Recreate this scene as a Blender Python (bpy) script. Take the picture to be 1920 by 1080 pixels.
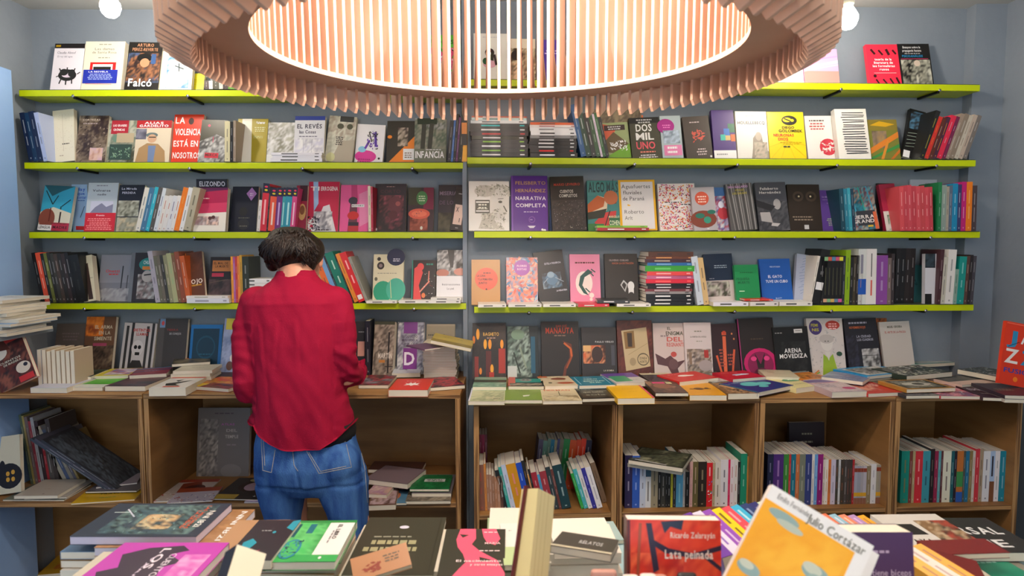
import bpy, bmesh, math, random, re
from mathutils import Vector, Matrix
from mathutils.bvhtree import BVHTree
R = math.radians
S = bpy.context.scene
for o in list(bpy.data.objects): bpy.data.objects.remove(o)
COL = S.collection
# ---------------------------------------------------------------- camera, world, lights, exposure
PITCH = 4.05; FPX = 1200.0
cd = bpy.data.cameras.new('camera'); cam = bpy.data.objects.new('camera', cd); COL.objects.link(cam)
cam.location = (0, 0, 1.5); cam.rotation_euler = (R(90 - PITCH), 0, 0)
cd.sensor_width = 36; cd.lens = 36 * FPX / 1920; cd.clip_start = .05
cd.dof.use_dof = True; cd.dof.focus_distance = 2.4; cd.dof.aperture_fstop = 5.0
S.camera = cam
S.view_settings.view_transform = 'Standard'; S.view_settings.look = 'None'; S.view_settings.gamma = 1
S.view_settings.use_curve_mapping = False; S.view_settings.exposure = EXPOSURE = 0.24
w = bpy.data.worlds.new('daylight'); S.world = w; w.use_nodes = True
w.node_tree.nodes['Background'].inputs[0].default_value = (.80, .90, 1.0, 1)
w.node_tree.nodes['Background'].inputs[1].default_value = 2.0

def pixdir(px, py):
    t = R(PITCH); x = (px - 960) / FPX; v = (540 - py) / FPX
    return Vector((x, math.cos(t) + v * math.sin(t), -math.sin(t) + v * math.cos(t)))
CAM = Vector((0, 0, 1.5))
def proj(P):
    t = R(PITCH); x, y, z = P[0], P[1], P[2] - 1.5
    d = y * math.cos(t) - z * math.sin(t); u = y * math.sin(t) + z * math.cos(t)
    return 960 + FPX * x / d, 540 - FPX * u / d
def onz(px, py, z):
    d = pixdir(px, py); return CAM + d * ((z - 1.5) / d.z)
def ony(px, py, Y):
    d = pixdir(px, py); return CAM + d * (Y / d.y)
# bulbs of the room: the two in view, one inside the wooden pendant, unseen ones added out of frame for light
WARM = (1, .86, .70)
BULBS = [ony(207, 14, 2.36), ony(1590, 36, 2.36), Vector((-.75, .35, 2.36)), Vector((.9, .35, 2.36)),
         Vector((-1.3, -1.0, 2.36)), Vector((1.3, -1.0, 2.36)), Vector((.15, -.35, 2.36))]  # last one is unseen, added to brighten the fronts of the nearest books
LAMP_C = Vector((-.0229, 1.4018, 1.8587))

# ---------------------------------------------------------------- materials
def lin(c):
    c = c / 255 if c > 1 else c
    return c / 12.92 if c <= .04045 else ((c + .055) / 1.055) ** 2.4
def hexc(h):
    if isinstance(h, tuple): return h
    if len(h) == 3: h = ''.join(c * 2 for c in h)
    return tuple(lin(int(h[i:i + 2], 16) / 255.0) for i in (0, 2, 4))
def mat(name, rough=.5, spec=.5, metal=0):
    m = bpy.data.materials.new(name); m.use_nodes = True
    b = m.node_tree.nodes['Principled BSDF']; b.inputs['Roughness'].default_value = rough
    b.inputs['Specular IOR Level'].default_value = spec; b.inputs['Metallic'].default_value = metal
    return m, m.node_tree, b
def N(nt, t, **k):
    n = nt.nodes.new(t)
    for a, v in k.items():
        if a in n.inputs: n.inputs[a].default_value = v
        else: setattr(n, a, v)
    return n
def coords(nt, scale=(1, 1, 1), kind='Object'):
    tc = N(nt, 'ShaderNodeTexCoord'); mp = N(nt, 'ShaderNodeMapping'); mp.inputs['Scale'].default_value = scale
    nt.links.new(tc.outputs[kind], mp.inputs[0]); return mp.outputs[0]
def mottled(name, c1, c2, scale=4, rough=.6, stretch=(1, 1, 1), bump=0, bscale=60, spec=.4, detail=6, metal=0, kind='Object', lo=.3, hi=.7):
    m, nt, b = mat(name, rough, spec, metal); co = coords(nt, stretch, kind)
    n = N(nt, 'ShaderNodeTexNoise', Scale=scale, Detail=detail); nt.links.new(co, n.inputs['Vector'])
    r = N(nt, 'ShaderNodeValToRGB'); r.color_ramp.elements[0].position = lo; r.color_ramp.elements[1].position = hi
    r.color_ramp.elements[0].color = (*hexc(c1), 1); r.color_ramp.elements[1].color = (*hexc(c2), 1)
    nt.links.new(n.outputs['Fac'], r.inputs[0]); nt.links.new(r.outputs[0], b.inputs['Base Color'])
    if bump:
        n2 = N(nt, 'ShaderNodeTexNoise', Scale=bscale, Detail=4); nt.links.new(co, n2.inputs['Vector'])
        bp = N(nt, 'ShaderNodeBump', Strength=bump, Distance=.01); nt.links.new(n2.outputs['Fac'], bp.inputs['Height'])
        nt.links.new(bp.outputs[0], b.inputs['Normal'])
    return m
def printed(name, rough, stripes=False):
    m, nt, b = mat(name, rough, .5)
    a = N(nt, 'ShaderNodeVertexColor', layer_name='Col')
    if stripes:
        co = coords(nt, (0, 1, 0)); wv = N(nt, 'ShaderNodeTexNoise', Scale=900, Detail=2); nt.links.new(co, wv.inputs['Vector'])
        mx = N(nt, 'ShaderNodeMix', data_type='RGBA', blend_type='MULTIPLY'); mx.inputs[0].default_value = .2
        nt.links.new(a.outputs[0], mx.inputs[6]); nt.links.new(wv.outputs['Fac'], mx.inputs[7]); nt.links.new(mx.outputs[2], b.inputs['Base Color'])
    else: nt.links.new(a.outputs[0], b.inputs['Base Color'])
    return m
M_COVER = printed('printed_cover', .38); M_PAGES = printed('paper_pages', .85, True)
M_WALL = mottled('blue_grey_wall_paint', '7a8490', '88929c', 2.2, .42, bump=.15, bscale=35)
M_WALLB = mottled('wall_blue_daylight_tint', '84abe0', '98bcec', 1.5, .5, bump=.1)  # cool daylight on the left wall, put into its colour as pale blue
M_CEIL = mottled('white_ceiling_paint', 'b9b9b4', 'cfcfca', 1.5, .8, bump=.1)
M_FLOOR = mottled('worn_dark_floor_boards', '3a2a1e', '55402c', 3, .5, (8, 1, 1))
M_LIME = mottled('lime_shelf_laminate', 'b9cc00', 'c6d800', 3, .35)
M_SHTOP = mottled('dark_shelf_top', '3c4638', '4a5444', 3, .5)
M_DARK = mottled('blackened_steel', '17181a', '222326', 8, .4, metal=.5)
M_CHROME = mottled('steel_bolt', 'a8a8aa', 'c8c8ca', 8, .25, metal=1)
M_PLY = mottled('plywood_face', '7c5830', '9c7242', 2.6, .5, (1, 1, 6), bump=.08, bscale=90, detail=9)
M_PLYH = mottled('plywood_face_flat', '8c6236', 'aa7e4a', 2.6, .5, (1, 6, 1), bump=.08, bscale=90, detail=9)
def ply_edge(name, st):
    m, nt, b = mat(name, .6)
    co = coords(nt, st); n = N(nt, 'ShaderNodeTexNoise', Scale=1, Detail=1); nt.links.new(co, n.inputs['Vector'])
    r = N(nt, 'ShaderNodeValToRGB'); r.color_ramp.elements[0].position = .44; r.color_ramp.elements[1].position = .54
    r.color_ramp.elements[0].color = (*hexc('6a4826'), 1); r.color_ramp.elements[1].color = (*hexc('b48a58'), 1)
    nt.links.new(n.outputs['Fac'], r.inputs[0]); nt.links.new(r.outputs[0], b.inputs['Base Color']); return m
M_EDGE = ply_edge('plywood_layers_upright', (260, 0, 3)); M_EDGEH = ply_edge('plywood_layers_level', (3, 0, 260))
M_FIN = mottled('pale_birch_plywood', 'cfa48a', 'dab49c', 5, .5, (1, 1, .25), detail=8)
M_TABLE = mottled('pale_blue_table_paint', '9fbcc4', 'accad0', 3, .5)
def emit(name, col, st):
    m, nt, b = mat(name); b.inputs['Emission Color'].default_value = (*col, 1); b.inputs['Emission Strength'].default_value = st; return m
M_GLOW = emit('lit_bulb_glass', (1, .88, .74), 180); M_GLOW2 = emit('lit_lamp_bulb_glass', (1, .87, .74), 330)

# ---------------------------------------------------------------- mesh helpers
class MB:
    """collects faces (vertices in local space) with a colour each, and becomes ONE mesh object"""
    def __init__(s): s.v = []; s.f = []; s.c = []; s.m = []
    def face(s, pts, col=(1, 1, 1), mi=0, cols=None):
        n = len(s.v); s.v += [tuple(p) for p in pts]; s.f.append(tuple(range(n, n + len(pts))))
        s.c.append(cols or [col] * len(pts)); s.m.append(mi)
    def poly(s, vs, fs, col=(1, 1, 1), mi=0):
        n = len(s.v); s.v += [tuple(p) for p in vs]
        for f in fs: s.f.append(tuple(n + i for i in f)); s.c.append([col] * len(f)); s.m.append(mi)
    def box(s, a, b, col=(1, 1, 1), mi=0, M=None):
        x0, y0, z0 = a; x1, y1, z1 = b
        v = [Vector(p) for p in ((x0, y0, z0), (x1, y0, z0), (x1, y1, z0), (x0, y1, z0), (x0, y0, z1), (x1, y0, z1), (x1, y1, z1), (x0, y1, z1))]
        if M: v = [M @ p for p in v]
        s.poly(v, [(0, 3, 2, 1), (4, 5, 6, 7), (0, 1, 5, 4), (1, 2, 6, 5), (2, 3, 7, 6), (3, 0, 4, 7)], col, mi)
    def tube(s, pts, rad, n=10, col=(1, 1, 1), cap=True, flat=1.0, mi=0):
        pts = [Vector(p) for p in pts]; rs = rad if isinstance(rad, (list, tuple)) else [rad] * len(pts); vs = []; up = None
        for i, p in enumerate(pts):
            t = (pts[min(i + 1, len(pts) - 1)] - pts[max(i - 1, 0)]).normalized()
            if up is None: up = Vector((0, 0, 1)) if abs(t.z) < .9 else Vector((0, 1, 0))
            a = t.cross(up).normalized(); b = a.cross(t).normalized(); up = b
            for k in range(n):
                q = 2 * math.pi * k / n; vs.append(p + a * math.cos(q) * rs[i] + b * math.sin(q) * rs[i] * flat)
        fs = [(i * n + k, i * n + (k + 1) % n, (i + 1) * n + (k + 1) % n, (i + 1) * n + k) for i in range(len(pts) - 1) for k in range(n)]
        if cap: fs += [tuple(range(n - 1, -1, -1)), tuple((len(pts) - 1) * n + k for k in range(n))]
        s.poly(vs, fs, col, mi)
    def lathe(s, prof, M=Matrix(), n=24, col=(1, 1, 1), mi=0):
        vs = [M @ Vector((r * math.cos(2 * math.pi * k / n), r * math.sin(2 * math.pi * k / n), z)) for r, z in prof for k in range(n)]
        fs = [(i * n + k, i * n + (k + 1) % n, (i + 1) * n + (k + 1) % n, (i + 1) * n + k) for i in range(len(prof) - 1) for k in range(n)]
        fs += [tuple(range(n - 1, -1, -1)), tuple((len(prof) - 1) * n + k for k in range(n))]
        s.poly(vs, fs, col, mi)
    def mesh(s, name, mats):
        me = bpy.data.meshes.new(name); me.from_pydata(s.v, [], s.f)
        for m in (mats if isinstance(mats, (list, tuple)) else [mats]): me.materials.append(m)
        me.polygons.foreach_set('material_index', s.m)
        at = me.color_attributes.new('Col', 'FLOAT_COLOR', 'CORNER')
        buf = []
        for cs in s.c:
            for c in cs: buf += [c[0], c[1], c[2], 1.0]
        at.data.foreach_set('color', buf); me.update(); return me
    def build(s, name, mats, parent=None, smooth=False, bevel=0, M=None, recenter=True):
        me = s.mesh(name, mats); o = bpy.data.objects.new(name, me); COL.objects.link(o)
        if smooth: me.polygons.foreach_set('use_smooth', [True] * len(me.polygons)); me.update()
        if parent: o.parent = parent
        if M: o.matrix_local = M
        if bevel:
            b = o.modifiers.new('bevel', 'BEVEL'); b.width = bevel; b.segments = 2; b.limit_method = 'ANGLE'
        return o
def tag(o, label=None, cat=None, group=None, kind=None):
    if label: o['label'] = label
    if cat: o['category'] = cat
    if group: o['group'] = group
    if kind: o['kind'] = kind
    return o
def empty(name, M, **k):
    o = bpy.data.objects.new(name, None); COL.objects.link(o); o.matrix_world = M; o.empty_display_size = .05
    return tag(o, **k)
def T(x, y, z): return Matrix.Translation((x, y, z))
def Rx(a): return Matrix.Rotation(R(a), 4, 'X')
def Ry(a): return Matrix.Rotation(R(a), 4, 'Y')
def Rz(a): return Matrix.Rotation(R(a), 4, 'Z')

# ---------------------------------------------------------------- the two wall blocks and their shelves
class Block:
    def __init__(s, x, y, a): s.o = Vector((x, y, 0)); s.a = a; s.M = T(x, y, 0) @ Rz(a); s.n = Vector((math.sin(R(a)), -math.cos(R(a)), 0))
    def W(s, u, d, z): return s.M @ Vector((u, -d, z))
    def zat(s, px, py, d):
        r = pixdir(px, py); p = s.o + s.n * d; t = (p - CAM).dot(s.n) / r.dot(s.n); return (CAM + r * t).z
    def sat(s, px, d, z):
        u = (px - 960) / 450
        for _ in range(8): u += (px - proj(s.W(u, d, z))[0]) / 470
        return u
BL = Block(0, 2.80, 0); BR = Block(-.19, 2.70, 2.5)
SD = .13
ROWS = {}
for nm, B, px, py, x0, x1 in (('L1', BL, 300, 167.5, 35, 868), ('L2', BL, 450, 303.5, 45, 868), ('L3', BL, 450, 434, 54, 868), ('L4', BL, 300, 567.5, 65, 874),
                              ('R1', BR, 1500, 154, 876, 1838), ('R2', BR, 1300, 296, 876, 1830), ('R3', BR, 1360, 433, 889, 1838), ('R4', BR, 1360, 572, 889, 1826)):
    ROWS[nm] = (B, B.zat(px, py, SD), x0, x1)
CZ = .936
LF, RF = .436, .45           # how far the cabinet fronts stand off the wall
ROWS['LC'] = (BL, CZ, 0, 862); ROWS['RC'] = (BR, CZ, 888, 1920)
MIDZ = .515
ROWS['LM'] = (BL, MIDZ, 0, 0); ROWS['RM'] = (BR, MIDZ, 0, 0)
print({k: round(v[1], 3) for k, v in ROWS.items()})

# structure
def struct(mb, name, m, **k): return tag(mb.build(name, m, **k), kind='structure')
b = MB(); b.box((-2.3, 2.80, -.02), (-.19, 2.9, 2.7)); struct(b, 'wall_back', M_WALL)
b = MB(); b.box((0, 0, -.02), (2.4, .12, 2.7)); struct(b, 'wall_back_right', M_WALL).matrix_world = BR.M
b = MB(); b.box((-2.2, -3.2, -.02), (-2.05, 2.80, 2.7)); struct(b, 'wall_left', M_WALL)
b = MB(); b.box((-2.05, -3.2, 0), (-2.005, 2.62, 2.19)); struct(b, 'trim_1', M_WALLB, bevel=.004)
b = MB(); b.box((2.06, -3.2, -.02), (2.2, 2.9, 2.7)); struct(b, 'wall_right', M_WALL)
b = MB(); b.box((1.93, 2.735, 0), (2.06, 2.80, 2.495)); struct(b, 'trim_2', M_WALL)
b = MB(); b.box((-2.3, -3.2, 2.49), (2.3, 2.95, 2.6)); struct(b, 'ceiling', M_CEIL)
b = MB(); b.box((-2.3, -3.4, -.1), (2.3, 2.95, 0)); struct(b, 'floor', M_FLOOR)
# thin upright conduit where the two wall panels meet
b = MB(); b.box((-.206, 2.675, .0), (-.186, 2.70, 2.49)); struct(b, 'trim_3', M_WALL, bevel=.002)

WHERE = {'L1': 'left top shelf', 'L2': 'left second shelf', 'L3': 'left third shelf', 'L4': 'left lowest shelf', 'R1': 'right top shelf', 'R2': 'right second shelf',
         'R3': 'right third shelf', 'R4': 'right lowest shelf', 'LC': 'left counter', 'RC': 'right counter'}
for nm in ('L1', 'L2', 'L3', 'L4', 'R1', 'R2', 'R3', 'R4'):
    B, z, x0, x1 = ROWS[nm]; u0, u1 = B.sat(x0, SD, z), B.sat(x1, SD, z); th = .028
    side = 'left' if nm[0] == 'L' else 'right'; k = int(nm[1])
    root = empty('wall_shelf', B.M @ T((u0 + u1) / 2, 0, z - th), label='long lime green shelf board, %s of the four on the %s' % (('topmost', 'second from top', 'third from top', 'lowest')[k - 1], side),
                 cat='shelf', group='lime green wall shelves')
    h = (u1 - u0) / 2
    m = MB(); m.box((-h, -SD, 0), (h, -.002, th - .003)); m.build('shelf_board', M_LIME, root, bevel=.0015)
    m = MB(); m.box((-h, -SD + .004, th - .003), (h, -.002, th)); m.build('top_layer', M_SHTOP, root)  # thin dark layer over the whole board top
    xs = {'L1': (137, 352, 570, 785), 'L2': (145, 355, 567, 773), 'L3': (158, 364, 560, 774), 'L4': (158, 365, 570, 776),
          'R1': (1000, 1185, 1380, 1577, 1762), 'R2': (995, 1190, 1383, 1570, 1756), 'R3': (995, 1190, 1378, 1566, 1745), 'R4': (992, 1186, 1378, 1559, 1736)}[nm]
    for px in xs:
        u = B.sat(px, SD, z) - (u0 + u1) / 2
        m = MB(); m.box((u - .005, -SD + .006, -.009), (u + .005, -.003, -.0005)); bk = m.build('bracket_bar', M_DARK, root)
        m = MB(); m.lathe([(.006, 0), (.0065, .002), (.004, .004)], T(u, -SD - .001, .001) @ Rx(90), 12); m.build('bolt', M_CHROME, root, smooth=True)

# plywood cabinets
def cabinet(B, f, px0, px1, label, shelf=True):
    th = .019; z1 = CZ - .001
    u0, u1 = B.sat(px0, f, z1), B.sat(px1, f, z1); wd = u1 - u0
    root = empty('plywood_cabinet', B.M @ T(u0, 0, 0), label=label, cat='cabinet', group='open plywood cabinets under the counter')
    def panel(name, a, c, m, edge=True):
        q = MB(); q.box(a, c); o = q.build(name, [m, M_EDGE if m is M_PLY else M_EDGEH], root, bevel=.001)
        for p in o.data.polygons:
            if p.normal.y < -.9 and name != 'back_panel': p.material_index = 1
        return o
    panel('side_panel', (0, -f, 0), (th, -.01, z1 - th), M_PLY); panel('side_panel', (wd - th, -f, 0), (wd, -.01, z1 - th), M_PLY)
    panel('top_panel', (0, -f, z1 - th), (wd, -.01, z1), M_PLYH)
    if shelf: panel('shelf_panel', (th, -f + .004, MIDZ - th), (wd - th, -.02, MIDZ), M_PLYH)
    panel('bottom_panel', (th, -f, .06), (wd - th, -.02, .06 + th), M_PLYH)
    panel('back_panel', (th, -.02, .06), (wd - th, -.01, z1 - th), M_PLY)
    return root
CABS = [cabinet(BL, LF, -150, 266, 'plywood cabinet at far left holding tilted picture books'),
        cabinet(BL, LF, 268, 863, 'wide plywood cabinet behind the person in the red shirt'),
        cabinet(BR, RF, 888, 1158, 'plywood cabinet right of the dark gap, books leaning left'),
        cabinet(BR, RF, 1159, 1425, 'plywood cabinet with a dark book lying across its upright spines'),
        cabinet(BR, RF, 1426, 1680, 'plywood cabinet with purple and striped spines, third in right group'),
        cabinet(BR, RF, 1681, 1919, 'plywood cabinet at far right ending in teal spines')]

# ---------------------------------------------------------------- slatted pendant lamp
LM_ = T(*LAMP_C) @ Rx(math.degrees(math.atan(.0532))) @ Ry(-.32)
pend = empty('pendant_lamp', LM_, label='huge round pendant lamp of pale upright wooden slats hanging from the ceiling', cat='lamp')
NF = 110; FT = .0042
def fin_mb(k):
    m = MB(); q = T(0, 0, 0) @ Rz(360 * (k + .5) / NF - 90)
    pr = [(.590, -.002), (.599, -.016), (.650, .010), (.650, .075), (.575, .17), (.566, .42), (.503, .42), (.503, .0615), (.590, .0615)]
    vs = [q @ Vector((r, s_, z)) for s_ in (-FT, FT) for r, z in pr]; n = len(pr)
    # L-shaped outline split into two convex pieces
    lo = [0, 1, 2, 3, 8]; up = [8, 3, 4, 5, 6, 7]
    for f in (lo, up):
        m.poly([vs[i] for i in f] + [vs[n + i] for i in f], [tuple(range(len(f)))[::-1], tuple(range(len(f), 2 * len(f)))] + [(i, (i + 1) % len(f), len(f) + (i + 1) % len(f), len(f) + i) for i in range(len(f)) if not (f is lo and i == 3) and not (f is up and i == 0)])
    return m
inv = []
for k in range(NF):
    a = R(360 * (k + .5) / NF - 90); P = LM_ @ Vector((.58 * math.cos(a), .58 * math.sin(a), 0)); inv.append((-P.y, k))
inv.sort(); rest = MB()
for i, (_, k) in enumerate(inv):
    if i < 100: fin_mb(k).build('slat', M_FIN, pend)
    else: m = fin_mb(k); n = len(rest.v); rest.v += m.v; rest.f += [tuple(n + j for j in f) for f in m.f]; rest.c += m.c; rest.m += m.m
tag(rest.build('slats', M_FIN, pend), kind='stuff')
def ring(name, r0, r1, z0, z1, m_):
    m = MB(); n = 160
    for i in range(n):
        a, c = 2 * math.pi * i / n, 2 * math.pi * (i + 1) / n; ca, sa, cc, sc = math.cos(a), math.sin(a), math.cos(c), math.sin(c)
        m.poly([(r * x, r * y, z) for x, y in ((ca, sa), (cc, sc)) for r in (r0, r1) for z in (z0, z1)], [(0, 2, 6, 4), (1, 5, 7, 3), (0, 4, 5, 1), (2, 3, 7, 6)])
    return m.build(name, m_, pend)
ring('ring_plate', .500, .618, .049, .061, M_FIN); ring('top_ring', .54, .62, .40, .412, M_FIN)
def bulb(P, parent, zc=2.49, gm=None):
    """socket, cap and glowing glass; P = glass centre in parent space"""
    m = MB(); m.lathe([(.002, -.036), (.016, -.033), (.028, -.02), (.034, 0), (.032, .014), (.022, .032), (.0145, .044), (.0135, .052)], T(*P), 24); m.build('bulb_glass', gm or M_GLOW, parent, smooth=True)
    m = MB(); m.lathe([(.0165, .050), (.019, .054), (.019, .10), (.015, .106)], T(*P), 20); m.build('socket', M_SOCK, parent, smooth=True)
    if zc - P[2] > .115: m = MB(); m.tube([(P[0], P[1], P[2] + .10), (P[0], P[1], zc)], .0035, 8); m.build('cord', M_DARK, parent)
M_SOCK = mottled('grey_bulb_socket', '55554c', '66665c', 6, .5)
for k in range(3): bulb((.21 * math.cos(k * 2.0944 + .5), .21 * math.sin(k * 2.0944 + .5) - .04, .31), pend, .60, M_GLOW2)
m = MB(); m.lathe([(.30, .60), (.30, .612)], n=40); m.build('lamp_holder_disc', M_SOCK, pend)
bl = ['bare glowing bulb hanging above the left shelves', 'bare glowing bulb hanging right of the slatted lamp', 'unseen added bulb above the front table, left', 'unseen added bulb above the front table, right',
      'unseen added bulb in the room behind, left', 'unseen added bulb in the room behind, right', 'unseen bulb added behind the camera, lighting the nearest book fronts']
for P, l in zip(BULBS, bl):
    e = empty('hanging_bulb', T(*P), label=l, cat='light bulb', group='bare hanging bulbs'); bulb((0, 0, 0), e, 2.49 - P.z)

# front table
TZ = .80
tb = empty('display_table', T(.1, .93, 0), label='pale blue topped display table in front, covered with books', cat='table')
m = MB(); m.box((-.96, -.55, TZ - .03), (1.45, .53, TZ)); m.build('table_top', M_TABLE, tb, bevel=.003)
m = MB(); m.box((-.91, -.5, TZ - .1), (1.4, .48, TZ - .031)); m.build('apron', M_PLY, tb)
for x in (-.90, 1.33):
    for y in (-.49, .41): m = MB(); m.box((x, y, 0), (x + .06, y + .06, TZ - .10)); m.build('leg', M_PLY, tb)

# ---------------------------------------------------------------- the person, seen from behind
from mathutils import noise as NZ
M_SKIN = mottled('warm_skin', 'c98d72', 'd59c80', 9, .5, bump=.05, bscale=80)
M_SHIRT = mottled('red_cotton_shirt', '8e0e30', 'a21638', 5, .8, bump=.25, bscale=420, spec=.15)
M_DENIM = mottled('washed_blue_denim', '24498a', '4c78b4', 30, .8, (1, 1, .2), bump=.35, bscale=500, spec=.15, detail=8)
M_HAIR = mottled('dark_brown_hair', '0e0806', '23150d', 26, .42, (1, 1, .35), bump=.5, bscale=130, spec=.35)
M_STITCH = mottled('pale_denim_stitching', '8a8f98', 'a5a39a', 20, .8); M_SHOE = mottled('black_leather_shoe', '151314', '201d1d', 8, .4)
M_TOP = mottled('black_undershirt', '0b0b0d', '131316', 8, .8)
def ringset(mb, rings, n=28, p=2.3):
    """closed loft; ring = (centre, half width, half depth[, tilt])"""
    vs = []
    for c, rx, ry, *tl in rings:
        c = Vector(c); tz = tl[0] if tl else 0
        for k in range(n):
            a = 2 * math.pi * k / n; ca, sa = math.cos(a), math.sin(a)
            x = rx * math.copysign(abs(ca) ** (2 / p), ca); y = ry * math.copysign(abs(sa) ** (2 / p), sa)
            vs.append(c + Vector((x, y, tz * y)))
    fs = [(i * n + k, i * n + (k + 1) % n, (i + 1) * n + (k + 1) % n, (i + 1) * n + k) for i in range(len(rings) - 1) for k in range(n)]
    fs += [tuple(range(n - 1, -1, -1)), tuple((len(rings) - 1) * n + k for k in range(n))]
    mb.poly(vs, fs)
def pxring(rows):
    out = []
    for py, l, r, ry, Yc in rows:
        a, c = ony(l, py, Yc), ony(r, py, Yc); out.append(((a + c) / 2, (c.x - a.x) / 2, ry))
    return out
def ball(mb, c, r, n=20, M=None):
    c = Vector(c); rx, ry, rz = r if isinstance(r, tuple) else (r, r, r); pr = []
    vs = []; m = 12
    for i in range(1, m):
        t = math.pi * i / m
        for k in range(n):
            a = 2 * math.pi * k / n; v = Vector((rx * math.sin(t) * math.cos(a), ry * math.sin(t) * math.sin(a), -rz * math.cos(t))); vs.append(c + (M @ v if M else v))
    fs = [(i * n + k, i * n + (k + 1) % n, (i + 1) * n + (k + 1) % n, (i + 1) * n + k) for i in range(m - 2) for k in range(n)]
    fs += [tuple(range(n - 1, -1, -1)), tuple((m - 2) * n + k for k in range(n))]
    mb.poly(vs, fs)
def fuse(mb, name, m, parent, vox, smooth=6, disp=None, decimate=None):
    """melts overlapping closed pieces into one continuous surface"""
    o = mb.build(name, m, None)
    r = o.modifiers.new('r', 'REMESH'); r.mode = 'VOXEL'; r.voxel_size = vox
    s_ = o.modifiers.new('s', 'SMOOTH'); s_.factor = .5; s_.iterations = smooth
    me = bpy.data.meshes.new_from_object(o.evaluated_get(bpy.context.evaluated_depsgraph_get()))
    o.modifiers.clear(); o.data = me
    if disp:
        nn = [v.normal.copy() for v in me.vertices]
        for v, n_ in zip(me.vertices, nn): v.co = disp(v.co.copy(), n_)
    me.polygons.foreach_set('use_smooth', [True] * len(me.polygons)); me.update()
    if not me.materials: me.materials.append(m)
    o.parent = parent; o.matrix_parent_inverse = Matrix(); o.matrix_local = parent.matrix_world.inverted()
    return o
PB = T(-.66, 2.03, 0)
per = empty('person', PB, label='person with short dark hair in red shirt and blue jeans, seen from behind', cat='person')
def P_(px, py, Y): return ony(px, py, Y)
# body: head, neck, trunk, arms with hands, legs - one surface
HC = P_(553, 474, 2.085)
mb = MB()
ball(mb, HC - Vector((0, 0, .012)), (.064, .080, .080)); ball(mb, HC + Vector((.012, .045, -.055)), (.052, .055, .06))
mb.tube([P_(556, 490, 2.06), P_(556, 512, 2.035), P_(554, 545, 2.03)], [.052, .052, .062], 16)
ball(mb, HC + Vector((.078, .012, -.022)), (.009, .018, .030)); ball(mb, HC + Vector((-.070, .012, -.022)), (.009, .018, .030))
ball(mb, HC + Vector((.02, .105, -.035)), (.012, .018, .018))                       # nose
ringset(mb, pxring([(535, 520, 590, .05, 2.03), (560, 478, 632, .075, 2.03), (640, 480, 640, .09, 2.03), (740, 492, 636, .085, 2.04), (860, 490, 670, .10, 2.04)]))
AL = [P_(474, 578, 2.03), P_(464, 650, 2.0), P_(466, 728, 2.005), P_(500, 722, 2.15), P_(528, 712, 2.26)]
AR = [P_(638, 578, 2.03), P_(646, 645, 2.01), P_(650, 706, 2.04), P_(664, 700, 2.17), P_(668, 690, 2.27)]
for A in (AL, AR): mb.tube(A, [.042, .036, .034, .028, .022], 12)
def hand(mb, w, d, side):
    """palm, four bent fingers of unequal length, thumb from the side of the palm"""
    d = d.normalized(); up = Vector((0, 0, 1)); s_ = d.cross(up).normalized(); dn = s_.cross(d).normalized()
    q = w + d * .045; ball(mb, q, (.034, .046, .014), 14, Matrix((s_, d, dn)).transposed())
    for i, L in enumerate((.066, .075, .070, .055)):
        b0 = q + s_ * ((i - 1.5) * .0175) + d * .036; b1 = b0 + d * L * .45 - dn * L * .12; b2 = b1 + d * L * .32 - dn * L * .30; b3 = b2 + d * L * .12 - dn * L * .3
        mb.tube([b0 - d * .012, b0, b1, b2, b3], [.0085, .0085, .008, .0072, .006], 8)
    t0 = q + s_ * side * .026 - d * .02; t1 = t0 + s_ * side * .022 + d * .024 - dn * .006; t2 = t1 + s_ * side * .006 + d * .026 - dn * .008
    mb.tube([t0 - s_ * side * .01, t0, t1, t2], [.012, .0115, .0095, .008], 8)
hand(mb, AL[-1], Vector((.55, .8, -.15)), 1); hand(mb, AR[-1], Vector((-.65, .75, -.15)), -1)
LL_ = [P_(532, 900, 2.03), P_(541, 990, 2.03), Vector((-.722, 2.01, .47)), Vector((-.73, 2.04, .09))]
LR_ = [P_(636, 900, 2.03), P_(660, 990, 2.03), Vector((-.50, 2.0, .47)), Vector((-.475, 2.04, .09))]
for A in (LL_, LR_): mb.tube(A, [.072, .06, .044, .032], 14); ball(mb, A[-1] + Vector((0, .05, -.045)), (.036, .10, .03))
fuse(mb, 'body', M_SKIN, per, .0052, 3)
# eyes and mouth are turned away but present
mb = MB()
for sx in (-.024, .036): ball(mb, HC + Vector((sx, .083, -.005)), (.012, .008, .007), 10)
mb.build('eyes', mottled('dark_eyes', '2a1c14', 'eeeeee', 30, .2), per).matrix_local = PB.inverted()
mb = MB(); ball(mb, HC + Vector((.018, .097, -.078)), (.022, .008, .006), 10); mb.build('mouth', mottled('lips', 'a04a44', 'b05850', 9, .5), per).matrix_local = PB.inverted()
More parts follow.
